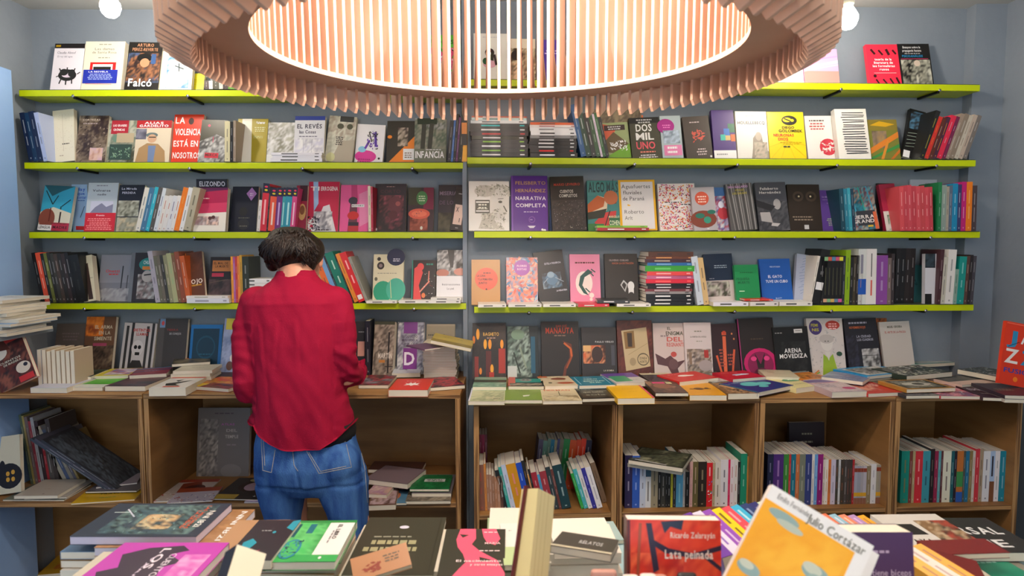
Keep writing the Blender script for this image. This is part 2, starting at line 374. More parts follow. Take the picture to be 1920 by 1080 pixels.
# shirt
HEM = [(455, 802), (470, 800), (484, 818), (505, 833), (530, 841), (565, 844), (600, 842), (625, 828), (645, 810), (655, 803), (664, 812), (680, 822)]
def hemz(x, Y):
    best = None
    for (a, b_), (c, d_) in zip(HEM, HEM[1:]):
        A, C_ = ony(a, b_, 1.92), ony(c, d_, 1.92)
        if A.x <= x <= C_.x: t = (x - A.x) / (C_.x - A.x); return A.z + (C_.z - A.z) * t
    return ony(470, 800, 1.92).z if x < -.7 else ony(680, 822, 1.92).z
mb = MB()
ringset(mb, pxring([(514, 521, 590, .052, 2.035), (526, 512, 600, .060, 2.03), (538, 494, 618, .076, 2.03), (549, 476, 636, .09, 2.03), (566, 460, 648, .104, 2.03), (600, 460, 650, .112, 2.03),
                    (640, 468, 650, .115, 2.03), (690, 478, 646, .112, 2.03), (735, 482, 648, .112, 2.03), (775, 476, 658, .12, 2.035), (815, 472, 666, .128, 2.04), (860, 474, 670, .132, 2.04)]), 40)
mb.tube([P_(478, 566, 2.03), P_(466, 610, 2.01), P_(462, 660, 1.995), P_(462, 710, 1.99), P_(466, 732, 2.01), P_(484, 730, 2.10), P_(505, 722, 2.18)], [.046, .046, .044, .043, .043, .040, .034], 18)
mb.tube([P_(632, 566, 2.03), P_(639, 605, 2.01), P_(643, 655, 2.0), P_(646, 690, 2.02), P_(654, 704, 2.06), P_(662, 702, 2.13), P_(668, 696, 2.20)], [.046, .046, .044, .042, .040, .037, .033], 18)
ball(mb, P_(482, 566, 2.03), (.052, .056, .048)); ball(mb, P_(628, 566, 2.03), (.052, .056, .048))
PL = [(484, 610, 500, 770), (640, 590, 632, 730), (596, 640, 604, 830), (520, 600, 512, 690), (556, 600, 560, 700)]
PLW = [(ony(a, b_, 1.93), ony(c, d_, 1.93)) for a, b_, c, d_ in PL]
yk = ony(550, 573, 1.92).z
def sdisp(co, n):
    f = 0
    arm = co.x < P_(487, 640, 2).x or co.x > P_(632, 640, 2).x
    if arm and co.z < P_(500, 600, 2).z:
        f += .0032 * math.sin(co.z * 150 + 9 * NZ.noise(co * 7) + co.x * 60 + co.y * 40) * max(0, .25 + NZ.noise(co * 11)) + .005 * NZ.noise(Vector((co.x * 14, co.y * 14, co.z * 26)))
    else:
        f += .006 * NZ.noise(Vector((co.x * 16, co.y * 9, co.z * 4.5)))
        f += .0035 * NZ.noise(Vector((co.x * 34 + co.z * 14, co.y * 14, co.z * 11)))
        if co.z < ony(500, 760, 2).z: f += .006 * math.sin(co.x * 62 + 1.5 * NZ.noise(co * 6)) * min(1, (ony(500, 760, 2).z - co.z) / .08)
    for A, C_ in PLW:
        t = min(1, max(0, (A.z - co.z) / (A.z - C_.z)))
        if 0 < t < 1 and co.y < 2.03:
            x = A.x + (C_.x - A.x) * t; d = (co.x - x) / .007; f += .0016 * math.exp(-d * d) * (1 - t * .6) - .0016 * math.exp(-((co.x - x - .010) / .006) ** 2)
    if co.y < 2.0 and not arm:
        zz = yk - .008 * ((co.x + .66) / .15) ** 2
        f += .0022 * (1 / (1 + math.exp(-(co.z - zz) / .0012)) - .5)
    co = co + n * f
    if not (arm and co.z > .98):
        h = hemz(co.x, 2)
        if co.z < h: co = Vector((co.x, co.y, h + (co.z - h) * .04))
    return co
shirt = fuse(mb, 'shirt', M_SHIRT, per, .0048, 5, sdisp)
mb = MB()
for k, (dz, r0) in enumerate(((0, .062), (.012, .058), (.024, .056))): pass
cc = P_(555, 520, 2.035)
vs = []; n = 30; pr = [(.069, .056, -.012), (.070, .057, -.004), (.064, .052, .012), (.059, .048, .022), (.056, .046, .021), (.060, .049, .0)]
for rx, ry, z in pr:
    for k in range(n): a = 2 * math.pi * k / n; vs.append(cc + Vector((rx * math.cos(a), ry * math.sin(a), z - .02 * max(0, math.sin(a)) + .002 * math.cos(a) + .0015 * math.sin(5 * a))))
m_ = len(pr); fs = [(i * n + k, i * n + (k + 1) % n, ((i + 1) % m_) * n + (k + 1) % n, ((i + 1) % m_) * n + k) for i in range(m_) for k in range(n)]
mb.poly(vs, fs); o = mb.build('collar', M_SHIRT, per, smooth=True); o.matrix_local = PB.inverted()
# cuffs, the right one turned up with a loose flap
mb = MB(); mb.tube([P_(664, 702, 2.14), P_(669, 695, 2.21)], [.040, .037], 20); mb.poly([P_(675, 676, 2.16), P_(685, 672, 2.17), P_(684, 690, 2.17), P_(676, 694, 2.16), P_(675, 676, 2.18), P_(685, 672, 2.19), P_(684, 690, 2.19), P_(676, 694, 2.18)], [(0, 1, 2, 3), (7, 6, 5, 4), (0, 4, 5, 1), (1, 5, 6, 2), (2, 6, 7, 3), (3, 7, 4, 0)])
o = mb.build('cuff', M_SHIRT, per, smooth=False, bevel=.002); o.matrix_local = PB.inverted()
mb = MB(); mb.tube([P_(498, 725, 2.15), P_(510, 720, 2.20)], [.038, .036], 20); o = mb.build('cuff', M_SHIRT, per, bevel=.002); o.matrix_local = PB.inverted()
# jeans
mb = MB()
ringset(mb, pxring([(795, 488, 660, .10, 2.045), (830, 481, 668, .113, 2.04), (862, 480, 678, .124, 2.03), (890, 482, 684, .122, 2.03), (912, 488, 684, .10, 2.035)]), 40)
ball(mb, P_(530, 868, 1.99), (.078, .075, .078)); ball(mb, P_(630, 870, 1.99), (.080, .075, .078))
ringset(mb, pxring([(880, 483, 578, .095, 2.02), (905, 484, 577, .095, 2.02), (940, 494, 571, .088, 2.02), (990, 507, 571, .075, 2.03), (1040, 514, 570, .066, 2.03)]) + [(Vector((-.722, 2.01, .46)), .053, .062), (Vector((-.725, 2.03, .30)), .052, .060), (Vector((-.73, 2.04, .09)), .042, .048)], 24)
ringset(mb, pxring([(880, 586, 684, .095, 2.02), (905, 592, 688, .095, 2.02), (940, 608, 689, .088, 2.02), (990, 628, 690, .075, 2.02), (1040, 640, 694, .068, 2.02)]) + [(Vector((-.50, 2.0, .46)), .055, .062), (Vector((-.485, 2.02, .30)), .054, .060), (Vector((-.475, 2.04, .09)), .042, .048)], 24)
zc_ = ony(560, 915, 1.95).z
def jdisp(co, n):
    f = .003 * NZ.noise(Vector((co.x * 22, co.y * 22, co.z * 14)))
    dz = (co.z - zc_) / .03
    f -= .004 * math.exp(-((co.z - zc_ - .012 + .1 * abs(abs(co.x + .63) - .08)) / .006) ** 2) * (1 if co.y < 2 else 0)
    f += .0025 * math.sin(co.z * 120 + co.x * 60) * max(0, NZ.noise(co * 7)) 
    d = (co.x - ony(549, 850, 1.92).x - (.02 * (ony(549, 850, 1.92).z - co.z) / .1)) / .006
    if co.z > zc_ and co.y < 2: f -= .005 * math.exp(-d * d)
    return co + n * f
jeans = fuse(mb, 'jeans', M_DENIM, per, .0048, 5, jdisp)
mb = MB(); ringset(mb, pxring([(790, 500, 664, .105, 2.04), (808, 498, 666, .112, 2.04), (824, 500, 664, .108, 2.04)])); o = mb.build('undershirt', M_TOP, per, smooth=True); o.matrix_local = PB.inverted()
bv = BVHTree.FromPolygons([v.co for v in jeans.data.vertices], [tuple(p.vertices) for p in jeans.data.polygons])
for ln in ([(490, 820), (493, 882), (509, 886), (517, 838)], [(494, 822), (497, 879)], [(575, 846), (598, 888), (659, 876), (648, 828)], [(579, 848), (601, 884), (655, 873)], [(549, 846), (551, 872), (560, 885)], [(648, 828), (575, 846)],
           [(672, 826), (684, 880), (689, 950)]):
    pts = []; mb = MB()
    for (a, b_), (c, d_) in zip(ln, ln[1:]):
        for i in range(9):
            t = i / 9; h = bv.ray_cast(CAM, pixdir(a + (c - a) * t, b_ + (d_ - b_) * t).normalized())
            if h[0]: pts.append(h[0] + h[1] * .0006)
    if len(pts) > 2: mb.tube(pts, .0011, 5); o = mb.build('stitching', M_STITCH, jeans)
for x, y in ((-.73, 2.04), (-.475, 2.04)):
    mb = MB(); ringset(mb, [((x, y + .045, 0), .043, .125), ((x, y + .045, .02), .046, .128), ((x, y + .04, .05), .042, .115), ((x, y + .005, .085), .036, .062), ((x, y, .115), .037, .045)], 20); o = mb.build('shoe', M_SHOE, per, smooth=True); o.matrix_local = PB.inverted()
# hair: a full short cut made of a soft mass and many tapered locks from the crown
mb = MB(); C_ = P_(549, 468, 2.07)
ball(mb, C_ + Vector((0, 0, .004)), (.088, .098, .068)); ball(mb, P_(521, 473, 2.06), (.046, .07, .05)); ball(mb, P_(582, 470, 2.07), (.043, .07, .05)); ball(mb, P_(512, 490, 2.05), (.022, .04, .034)); ball(mb, P_(578, 492, 2.05), (.026, .035, .034)); ball(mb, P_(546, 488, 2.04), (.062, .05, .034)); ball(mb, P_(545, 444, 2.08), (.07, .075, .034))
blob = fuse(mb, 'hair', M_HAIR, per, .006, 3)
mb = MB(); hr = random.Random(3); crown = P_(556, 436, 2.03)
for i in range(230):
    a = hr.uniform(math.pi * .88, math.pi * 2.12); tx = 549 + 62 * math.cos(a) * hr.uniform(.25, 1.02); ty = 478 + hr.uniform(-8, 21) * (1 if abs(tx - 549) > 20 else .6) - (0 if abs(math.cos(a)) > .5 else 2)
    if tx < 500: ty = min(ty, 486)
    if tx > 598: tx = 598; ty = min(ty, 482)
    yb = 2.075 - .09 * math.sqrt(max(.05, 1 - ((tx - 549) / 66) ** 2)); end = P_(tx, ty, yb)
    s0 = crown + Vector((hr.uniform(-.045, .03), hr.uniform(-.03, .02), hr.uniform(-.012, .008)))
    pts = []
    for j in range(8):
        t = j / 7; p = s0.lerp(end, t); v = p - C_ - Vector((0, 0, -.01)); bul = 1 + .55 * math.sin(math.pi * t) * .5
        q = Vector((v.x / .098, v.y / .106, v.z / .076)); L = q.length or 1
        if t > .02 and t < .97: p = C_ + Vector((0, 0, -.01)) + Vector((q.x * .098, q.y * .106, q.z * .076)) / L * min(1.06, max(L, 1.0)) if p.z > P_(549, 488, 2.05).z else p
        p = p + Vector((hr.uniform(-.002, .002) + .004 * math.sin(t * 6 + i), -.002, 0)); pts.append(p)
    r = hr.uniform(.004, .0085); mb.tube(pts, [r * .7, r, r, r, r * .95, r * .8, r * .5, .0008], 6, flat=.6)
lk = mb.build('hair_locks', M_HAIR, blob, smooth=True); lk.matrix_world = Matrix(); bpy.context.view_layer.update(); lk.matrix_parent_inverse = Matrix(); lk.matrix_local = Matrix()
# ---------------------------------------------------------------- books
FC = {}
def glyph(ch, bold):
    k = (ch, bold)
    if k in FC: return FC[k]
    cu = bpy.data.curves.new('g', 'FONT'); cu.body = ch; cu.resolution_u = 2
    if bold: cu.offset = .022
    o = bpy.data.objects.new('g', cu); COL.objects.link(o); dg = bpy.context.evaluated_depsgraph_get()
    me = o.evaluated_get(dg).to_mesh(); vs = [(v.co.x, v.co.y) for v in me.vertices]; fs = [tuple(p.vertices) for p in me.polygons]
    o.evaluated_get(dg).to_mesh_clear(); bpy.data.objects.remove(o); bpy.data.curves.remove(cu)
    if vs:
        x0 = min(v[0] for v in vs); x1 = max(v[0] for v in vs); vs = [(x - x0, y) for x, y in vs]; adv = x1 - x0 + .085
    else: adv = .32
    FC[k] = (vs, fs, adv); return FC[k]
RNG = random.Random(5)
class Art:
    """prints shapes on a flat face: P(u, v, lift) maps 0..100 (v from the top) to a point"""
    def __init__(s, mb, P, W, H): s.mb = mb; s.P = P; s.W = W; s.H = H; s.k = 0
    def run(s, ops):
        for op in ops.split(';'):
            op = op.strip()
            if not op: continue
            s.k += 1; L = .00022 + .00009 * s.k; a = op.split(' '); c = a[0]; P = s.P
            if c == 'r':
                x0, y0, x1, y1 = map(float, a[1:5]); s.mb.face([P(x0, y1, L), P(x1, y1, L), P(x1, y0, L), P(x0, y0, L)], hexc(a[5]))
            elif c == 'e':
                x, y, rx, ry = map(float, a[1:5]); ry = ry or rx * s.W / s.H
                s.mb.face([P(x + rx * math.cos(t), y - ry * math.sin(t), L) for t in [2 * math.pi * i / 20 for i in range(20)]], hexc(a[5]))
            elif c == 'p':
                q = list(map(float, a[2:])); pts = [P(q[i], q[i + 1], L) for i in range(0, len(q), 2)]
                ar = sum(q[i] * q[(i + 3) % len(q)] - q[(i + 2) % len(q)] * q[i + 1] for i in range(0, len(q), 2))
                s.mb.face(pts[::-1] if ar > 0 else pts, hexc(a[1]))
            elif c == 'l':
                x0, y0, x1, y1, w = map(float, a[1:6]); dx, dy = (x1 - x0) * s.W, (y1 - y0) * s.H; d = math.hypot(dx, dy) or 1
                nx, ny = -dy / d * w / 2 * s.W / s.W, dx / d * w / 2 * s.W / s.H
                pts = [P(x0 + nx, y0 + ny, L), P(x1 + nx, y1 + ny, L), P(x1 - nx, y1 - ny, L), P(x0 - nx, y0 - ny, L)]
                s.mb.face(pts, hexc(a[6]))
            elif c == 'n':      # mottled printed picture: a small colour grid blended by its corners
                x0, y0, x1, y1 = map(float, a[1:5]); cs = [hexc(h) for h in a[5:]]
                nx = max(2, int((x1 - x0) / 100 * s.W / .0075)); ny = max(2, int((y1 - y0) / 100 * s.H / .0085))
                nx, ny = min(nx, 26), min(ny, 26); g = [[None] * (nx + 1) for _ in range(ny + 1)]; base = [[RNG.random() for _ in range(5)] for _ in range(5)]
                for j in range(ny + 1):
                    for i in range(nx + 1):
                        fx, fy = i / nx * 3.99, j / ny * 3.99; ix, iy = int(fx), int(fy); fx -= ix; fy -= iy
                        t = (base[iy][ix] * (1 - fx) + base[iy][ix + 1] * fx) * (1 - fy) + (base[iy + 1][ix] * (1 - fx) + base[iy + 1][ix + 1] * fx) * fy
                        t = min(.999, max(0, (t - .5) * 1.5 + .5 + RNG.uniform(-.28, .28))) * (len(cs) - 1); q = int(t); t -= q; A, B_ = cs[q], cs[min(q + 1, len(cs) - 1)]
                        g[j][i] = tuple(A[n] * (1 - t) + B_[n] * t for n in range(3))
                for j in range(ny):
                    for i in range(nx):
                        X0, X1 = x0 + (x1 - x0) * i / nx, x0 + (x1 - x0) * (i + 1) / nx; Y0, Y1 = y0 + (y1 - y0) * j / ny, y0 + (y1 - y0) * (j + 1) / ny
                        s.mb.face([P(X0, Y1, L), P(X1, Y1, L), P(X1, Y0, L), P(X0, Y0, L)], cols=[g[j + 1][i], g[j + 1][i + 1], g[j][i + 1], g[j][i]])
            elif c == 'c':      # confetti of small marks: c x0 y0 x1 y1 count size colours
                x0, y0, x1, y1 = map(float, a[1:5]); n = int(a[5]); z = float(a[6])
                for i in range(n):
                    x, y = RNG.uniform(x0, x1), RNG.uniform(y0, y1); q = RNG.uniform(0, 3.14); rx = z * RNG.uniform(.5, 1.3); h = hexc(RNG.choice(a[7:]))
                    dx, dy = rx * math.cos(q), rx * math.sin(q) * s.W / s.H; ex, ey = -dy * .4 * s.H / s.W, dx * .4 * s.W / s.H
                    Lk = L + .00001 * (i % 9)
                    pp = [P(x - dx, y - dy, Lk), P(x + ex, y + ey, Lk), P(x + dx, y + dy, Lk), P(x - ex, y - ey, Lk)]
                    s.mb.face(pp, h)
            elif c == 'd':      # lines of small unreadable print: d cx cy h w colour lines
                x, y, h, w = map(float, a[1:5]); n = int(a[6]) if len(a) > 6 else 1
                for i in range(n):
                    ww = w * RNG.uniform(.7, 1); X = x - ww / 2; yy = y + i * h * 2
                    while X < x + ww / 2:
                        l = RNG.uniform(4, 10); s.mb.face([P(X, yy + h / 2, L), P(min(X + l, x + ww / 2), yy + h / 2, L), P(min(X + l, x + ww / 2), yy - h / 2, L), P(X, yy - h / 2, L)], hexc(a[5])); X += l + 2
            elif c in 'tb':
                x, y, h, w = map(float, a[1:5]); txt = ' '.join(a[6:]); sc = h / 100 * s.H / .7
                gl = [glyph(ch, c == 'b') for ch in txt]; tot = sum(g[2] for g in gl); sx = (w / 100 * s.W / tot) if w else sc
                X = x / 100 * s.W - tot * sx / 2; yb = y + h / 2
                for vs, fs, adv in gl:
                    if vs: s.mb.poly([P((X + vx * sx) / s.W * 100, yb - vy * sc / s.H * 100, L) for vx, vy in vs], fs, hexc(a[5]))
                    X += adv * sx
BOOKS = []
def mkbook(M, w, h, t, cover='ccc', spine=None, art='', sart='', label='', group=None, pages='e8e0cc', hard=False, back=None, open_pages=True, name='book', px=9e9, cat='book', plabel=None):
    """canonical book: x = width (spine at -x), front cover faces -y, z = height; M places it"""
    BOOKS.append(dict(M=M, w=w, h=h, t=t, cover=cover, spine=spine or cover, art=art, sart=sart, label=label, group=group, pages=pages, hard=hard, back=back or spine or cover, name=name, px=px, cat=cat, plabel=plabel))
    return BOOKS[-1]
def cover_mb(k):
    w, h, t = k['w'], k['h'], k['t']; c = .0022 if k['hard'] else .0008; m = MB(); hw = w / 2
    m.box((-hw, 0, 0), (hw, c, h), hexc(k['cover'])); m.box((-hw, t - c, 0), (hw, t, h), hexc(k['back']))
    m.box((-hw, c, 0), (-hw + c, t - c, h), hexc(k['spine']))
    m.face([(-hw - .0001, t, 0), (-hw - .0001, 0, 0), (-hw - .0001, 0, h), (-hw - .0001, t, h)], hexc(k['spine']))
    if k['art']: Art(m, lambda u, v, L: (-hw + u / 100 * w, -L, h * (1 - v / 100)), w, h).run(k['art'])
    if k['sart']: Art(m, lambda u, v, L: (-hw - L, t * (1 - u / 100), h * (1 - v / 100)), t, h).run(k['sart'])
    return m
def pages_mb(k):
    w, h, t = k['w'], k['h'], k['t']; c = .0022 if k['hard'] else .0008; i = .003 if k['hard'] else .0008; m = MB(); hw = w / 2
    m.box((-hw + c, c, i), (hw - i, t - c, h - i), hexc(k['pages'])); return m
def finish_books(limit=300):
    keep = set(); rest = MB(); used = {}
    for nm in {k['name'] for k in BOOKS}: keep |= set(map(id, sorted([k for k in BOOKS if k['name'] == nm], key=lambda k: -k['px'])[:limit]))
    for k in BOOKS:
        if id(k) not in keep:
            for q, mi in ((cover_mb(k), 0), (pages_mb(k), 1)):
                n = len(rest.v); rest.v += [tuple(k['M'] @ Vector(v)) for v in q.v]; rest.f += [tuple(n + i for i in f) for f in q.f]; rest.c += q.c; rest.m += [mi] * len(q.f)
            continue
        l = k['label']; used[l] = used.get(l, 0) + 1
        e = empty(k['name'], k['M'], label=l, cat=k['cat'], group=k['group'])
        cover_mb(k).build('cover', M_COVER, e); pages_mb(k).build('page_block', M_PAGES, e)
    if rest.v:
        tag(rest.build('slim_paperbacks', [M_COVER, M_PAGES]), label='remaining slimmest spines in the shadowed backs of the cabinets', cat='paperbacks', kind='stuff')
    print('BOOKS', {nm: sum(k['name'] == nm for k in BOOKS) for nm in {k['name'] for k in BOOKS}}, 'kept', len(keep), 'DUP', [a for a, n in used.items() if n > 1], 'LONG', [a for a in used if len(a.split()) > 16 or len(a.split()) < 4])
NAMES = {'black': '111', 'dark brown': '432', 'charcoal': '333', 'grey': '777', 'pale grey': 'bbb', 'white': 'eee', 'cream': 'edc', 'red': 'd22', 'dark red': '822', 'crimson': 'b14', 'salmon red': 'c45', 'pink': 'e68',
         'magenta': 'b27', 'purple': '63a', 'dark purple': '425', 'lilac': 'a8c', 'navy': '124', 'blue': '25b', 'pale blue': '8ad', 'slate blue': '567', 'teal': '188', 'turquoise': '2bc', 'green': '283', 'dark green': '243', 'lime green': '8b1',
         'olive': '663', 'yellow': 'ec1', 'mustard': 'c92', 'orange': 'e72', 'tan': 'b96', 'brown': '853', 'taupe': '987'}
def cname(h):
    c = hexc(h); return min(NAMES, key=lambda n: sum((a ** .45 - b ** .45) ** 2 for a, b in zip(c, hexc(NAMES[n]))))
ORD = ['first', 'second', 'third', 'fourth', 'fifth', 'sixth', 'seventh', 'eighth', 'ninth', 'tenth', 'eleventh', 'twelfth'] + ['%dth' % i for i in range(13, 40)]
def grp(row): return {'LM': 'books in the left cabinets', 'RM': 'books in the right cabinets'}.get(row) or 'books on the ' + WHERE[row]
def loc(row): return ' on ' + WHERE[row] if row in WHERE else ''

LAST = {}
def face(row, x0, x1, yt, cover, art='', desc='', lean=13, roll=0, yaw=0, t=.018, z=0, d=None, spine=None, **k):
    """a book standing with its cover to the room, leaning back"""
    B, zs, *_ = ROWS[row]; zs += z
    bk = d is not None and d < .09 and row[1] in '1234C'        # tucked flat against the wall behind the others
    if bk: lean = 1.5; t = .008; d = .0185
    off = .016
    if d is None:
        if x0 < LAST.get(row, (0, 0))[0] - .5: off = .036 if LAST[row][1] < .03 else .016
        LAST[row] = (max(x1, 0), off)
    dd = d if d else .09
    for _ in range(3):
        u0, u1 = B.sat(x0, dd, zs), B.sat(x1, dd, zs); lo, hi = .05, .5
        for _ in range(22):
            h = (lo + hi) / 2
            if proj(B.W((u0 + u1) / 2, dd - h * math.sin(R(lean)), zs + h * math.cos(R(lean))))[1] > yt: lo = h
            else: hi = h
        if d is None: dd = h * math.sin(R(lean)) + t + off; dd = min(dd, SD - .001) if row[1] in '1234' else dd
    w = (u1 - u0) / math.cos(R(yaw))
    if not bk and row[1] in '1234C' and dd - h * math.sin(R(lean)) - t < off - .002: lean = math.degrees(math.asin(max(0, min(.9, (dd - t - min(off, .02)) / h))))
    M = B.M @ T((u0 + u1) / 2, -dd, zs + abs(math.sin(R(roll))) * w / 2 + .0005) @ Rz(yaw) @ Rx(-lean) @ Ry(roll)
    return mkbook(M, w, h, t, cover, spine, art, label=desc + loc(row), group=grp(row), px=(x1 - x0) * 110, **k)
def blend(a, c, f):
    a, c = [''.join(q * 2 for q in h) if len(h) == 3 else h for h in (a, c)]; return ''.join('%02x' % int(int(a[i:i + 2], 16) * (1 - f) + int(c[i:i + 2], 16) * f) for i in (0, 2, 4))
def marks(c): return 'r 40 %d 58 %d %s;r 40 %d 58 %d %s;r 40 92 62 95 %s' % (RNG.randint(12, 22), RNG.randint(34, 44), c, RNG.randint(48, 52), RNG.randint(62, 80), c, c)
def run(row, x0, toks, yt, lean=0, anchor='', d=None, depth=.13, z=0, vis=1.0):
    """spines outward: tokens colour,pixel width[,top y[,mark colour[,spine art]]]"""
    B, zs, *_ = ROWS[row]; zs += z; d = d or SD + .004; x = x0; n = 0; tl = toks.split()
    for tk in tl:
        a = tk.split(','); c = a[0]; wpx = float(a[1]); y = float(a[2]) if len(a) > 2 and a[2] else yt + RNG.uniform(-2, 3); mk = a[3] if len(a) > 3 and a[3] else None
        if c == '-': x += wpx; continue
        u0, u1 = B.sat(x, d, zs), B.sat(x + wpx, d, zs); t = (u1 - u0) * math.cos(R(lean)) - .0004
        um = (u0 + u1) / 2 + .18 * math.tan(R(lean)); zt = B.zat(proj(B.W(um, d, zs))[0], y, d); h = (zt - zs) / math.cos(R(lean)) - abs(math.sin(R(lean))) * t / 2
        piv = T(u1, -d, zs) @ Ry(lean) @ T(-t / 2, 0, 0) if lean > 0 else T(u0, -d, zs) @ Ry(lean) @ T(t / 2, 0, 0)
        w = depth * (1 + RNG.uniform(-.06, .04))
        M = B.M @ piv @ Rz(90) @ T(w / 2, -t / 2, .0004)
        mk = mk and blend(mk, c, .35); sa = a[4].replace('_', ' ').replace('|', ';') if len(a) > 4 else (marks(mk) if mk else marks(blend('ddd' if sum(hexc(c)) < .9 else '444', c, .5)))
        lab = '%s spine, %s in the run %s' % (cname(c), ORD[n] if n < len(ORD) else str(n), anchor)
        mkbook(M, w, h, t, c, c, '', sa, label=lab, group=grp(row), px=wpx * (proj(B.W(u0, d, zs))[1] - y) * vis, pages='e4dfd2', name='paperback', cat='paperback'); n += 1
        x += wpx
def stack(row, x0, x1, yb, toks, anchor='', d=None, w=.15, z=None, spineout=True, yaw=0, jit=2.5, zb=0, sx=0):
    """books lying flat on one another, listed from the bottom: colour,pixel thickness"""
    B, zs, *_ = ROWS[row]; d = d or SD + .002; zz = zs + zb; u0, u1 = B.sat(x0, d, zz), B.sat(x1, d, zz); n = 0; tl = toks.split(); px = 1 / abs(proj(B.W(0, d, zz))[1] - proj(B.W(0, d, zz + 1))[1])
    for tk in tl:
        a = tk.split(','); t = float(a[1]) * px; j = RNG.uniform(-jit, jit) * .001; h = (u1 - u0) * (1 + RNG.uniform(-.06, .02)); c = a[0]; mk = a[2] if len(a) > 2 else ('ddd' if sum(hexc(c)) < .9 else '555')
        base = B.M @ T((u0 + u1) / 2 + j, -d + abs(j), zz) @ T(0, .0, 0) @ Rz(yaw + RNG.uniform(-jit, jit) * .5)
        if spineout: M = base @ Matrix(((0, 0, -1, h / 2), (1, 0, 0, w / 2), (0, -1, 0, t), (0, 0, 0, 1)))
        else: M = base @ Matrix(((0, 0, 1, -h / 2), (-1, 0, 0, w / 2), (0, -1, 0, t), (0, 0, 0, 1)))
        pos = 'bottom one' if n == 0 else ('topmost one' if n == len(tl) - 1 else ORD[n] + ' from below')
        mkbook(M, w, h, t - .0003, c, c, '', ('r 30 20 66 52 %s;r 36 86 66 94 %s' % (mk, mk)) if spineout else '', label='%s book, %s in the flat stack %s' % (cname(c) if spineout else 'cream-edged', pos, anchor), group=grp(row), px=(x1 - x0) * float(a[1]), pages='e8e2d2', name='pocket_book', cat='pocket book')  # any book lying in a flat stack, whatever its format
        zz += t; n += 1
    return zz
def lay(row, xl, yl, xr, yr, cover, art='', desc='', ratio=1.5, t=.012, zb=0, depth=None, flip=False, tilt=0, under='', z=None, spine=None, where=None, **k):
    """lying cover up; (xl,yl)-(xr,yr) is the near edge of the cover; zb = height of what it lies on"""
    zs = (z if z is not None else ROWS[row][1]) + zb; a, c = onz(xl, yl, zs + t), onz(xr, yr, zs + t); w = (c - a).length; yaw = math.degrees(math.atan2(c.y - a.y, c.x - a.x)); h = depth or w * ratio
    M = T((a.x + c.x) / 2, (a.y + c.y) / 2, zs + t) @ Rz(yaw) @ Rx(tilt) @ Matrix(((1, 0, 0, 0), (0, 0, 1, 0), (0, -1, 0, 0), (0, 0, 0, 1)))
    if flip: M = M @ T(0, 0, h) @ Matrix(((-1, 0, 0, 0), (0, 1, 0, 0), (0, 0, -1, 0), (0, 0, 0, 1)))
    k.setdefault('pages', 'e8e0cc'); L = desc + (where if where is not None else (' on ' + WHERE[row] if row in WHERE else ''))
    mkbook(M, w, h, t, cover, spine, art, label=L, group=grp(row) if row else 'books on the front table', px=k.pop('px', (xr - xl) * 25 * (2 if not row else 1)), **k)

# ================================================================ books, shelf by shelf
W_ = 'r 0 0 100 100 '
# left top shelf
face('L1', 93, 150, 82, 'e9e4ec', 'r 0 0 100 10 1a1618;r 4 3 20 7 a80;t 42 19 5 62 667 Claudia Aboaf;t 38 27 4 50 778 El rey del agua;e 52 66 30 12 222;e 52 66 18 5 dcd;e 40 60 14 7 222;e 66 62 12 8 222;l 24 52 34 62 4 222;l 50 50 50 62 4 222;l 76 52 70 62 4 222;l 28 84 34 72 4 222;l 50 86 50 72 4 222;l 70 84 68 72 4 222;l 16 70 30 66 3 222;l 84 64 94 60 3 222', 'white-lilac book with black ink creature', spine='181416', t=.022)
face('L1', 151, 226, 78, 'e6e2cc', 'd 50 6 1.5 40 887;t 50 15 4.5 50 554 Las damas;t 50 22 4.5 62 554 de Santa Rosa;d 50 33 2 40 998;r 17 42 82 60 d22;r 24 46 74 60 eee;r 26 51 70 60 222;r 2 57 88 84 23a;b 40 61 3 50 fff LA NOVELA;d 45 66 1.6 72 abe 4;l 10 85 76 86 1 c46', 'cream book with blue paper band', t=.024)
face('L1', 232, 296, 80, '191715', 'n 2 22 98 82 111 322 964 222 457;e 50 32 22 9 0a0a0a;e 52 42 14 9 b86;r 70 24 84 44 358;b 50 6 6 50 b86 ARTURO;b 50 15 6 76 b86 PEREZ-REVERTE;b 46 82 15 72 fff Falcó;d 48 97 2 20 ccc', 'black thriller cover with big white script title', roll=1)
face('L1', 297, 358, 96, 'e9e6dc', 'n 20 14 90 90 48b 9bd eee cde;e 55 60 20 14 f4f4f4;l 44 36 72 44 3 233;l 56 30 58 50 3 233;d 50 6 2 50 999', 'white book with aeroplane in cloudy sky')
face('L1', 358, 381, 138, 'ece01c', 'd 50 30 4 70 cb0 4', 'small bright yellow book under the lamp rim', t=.012)
run('L1', 383, '433,9 eee,7 443,12 ddc,7 433,10 6a3,12', 150, 0, 'right of the small yellow book')
face('L1', 792, 862, 66, 'e4467a', 'r 0 0 100 22 6c4;c 0 22 100 100 130 7 e35 4a3 322 fbd 2a1 eee;b 50 12 7 70 353 FLORES', 'pink and green floral book seen through lamp slats', lean=8)
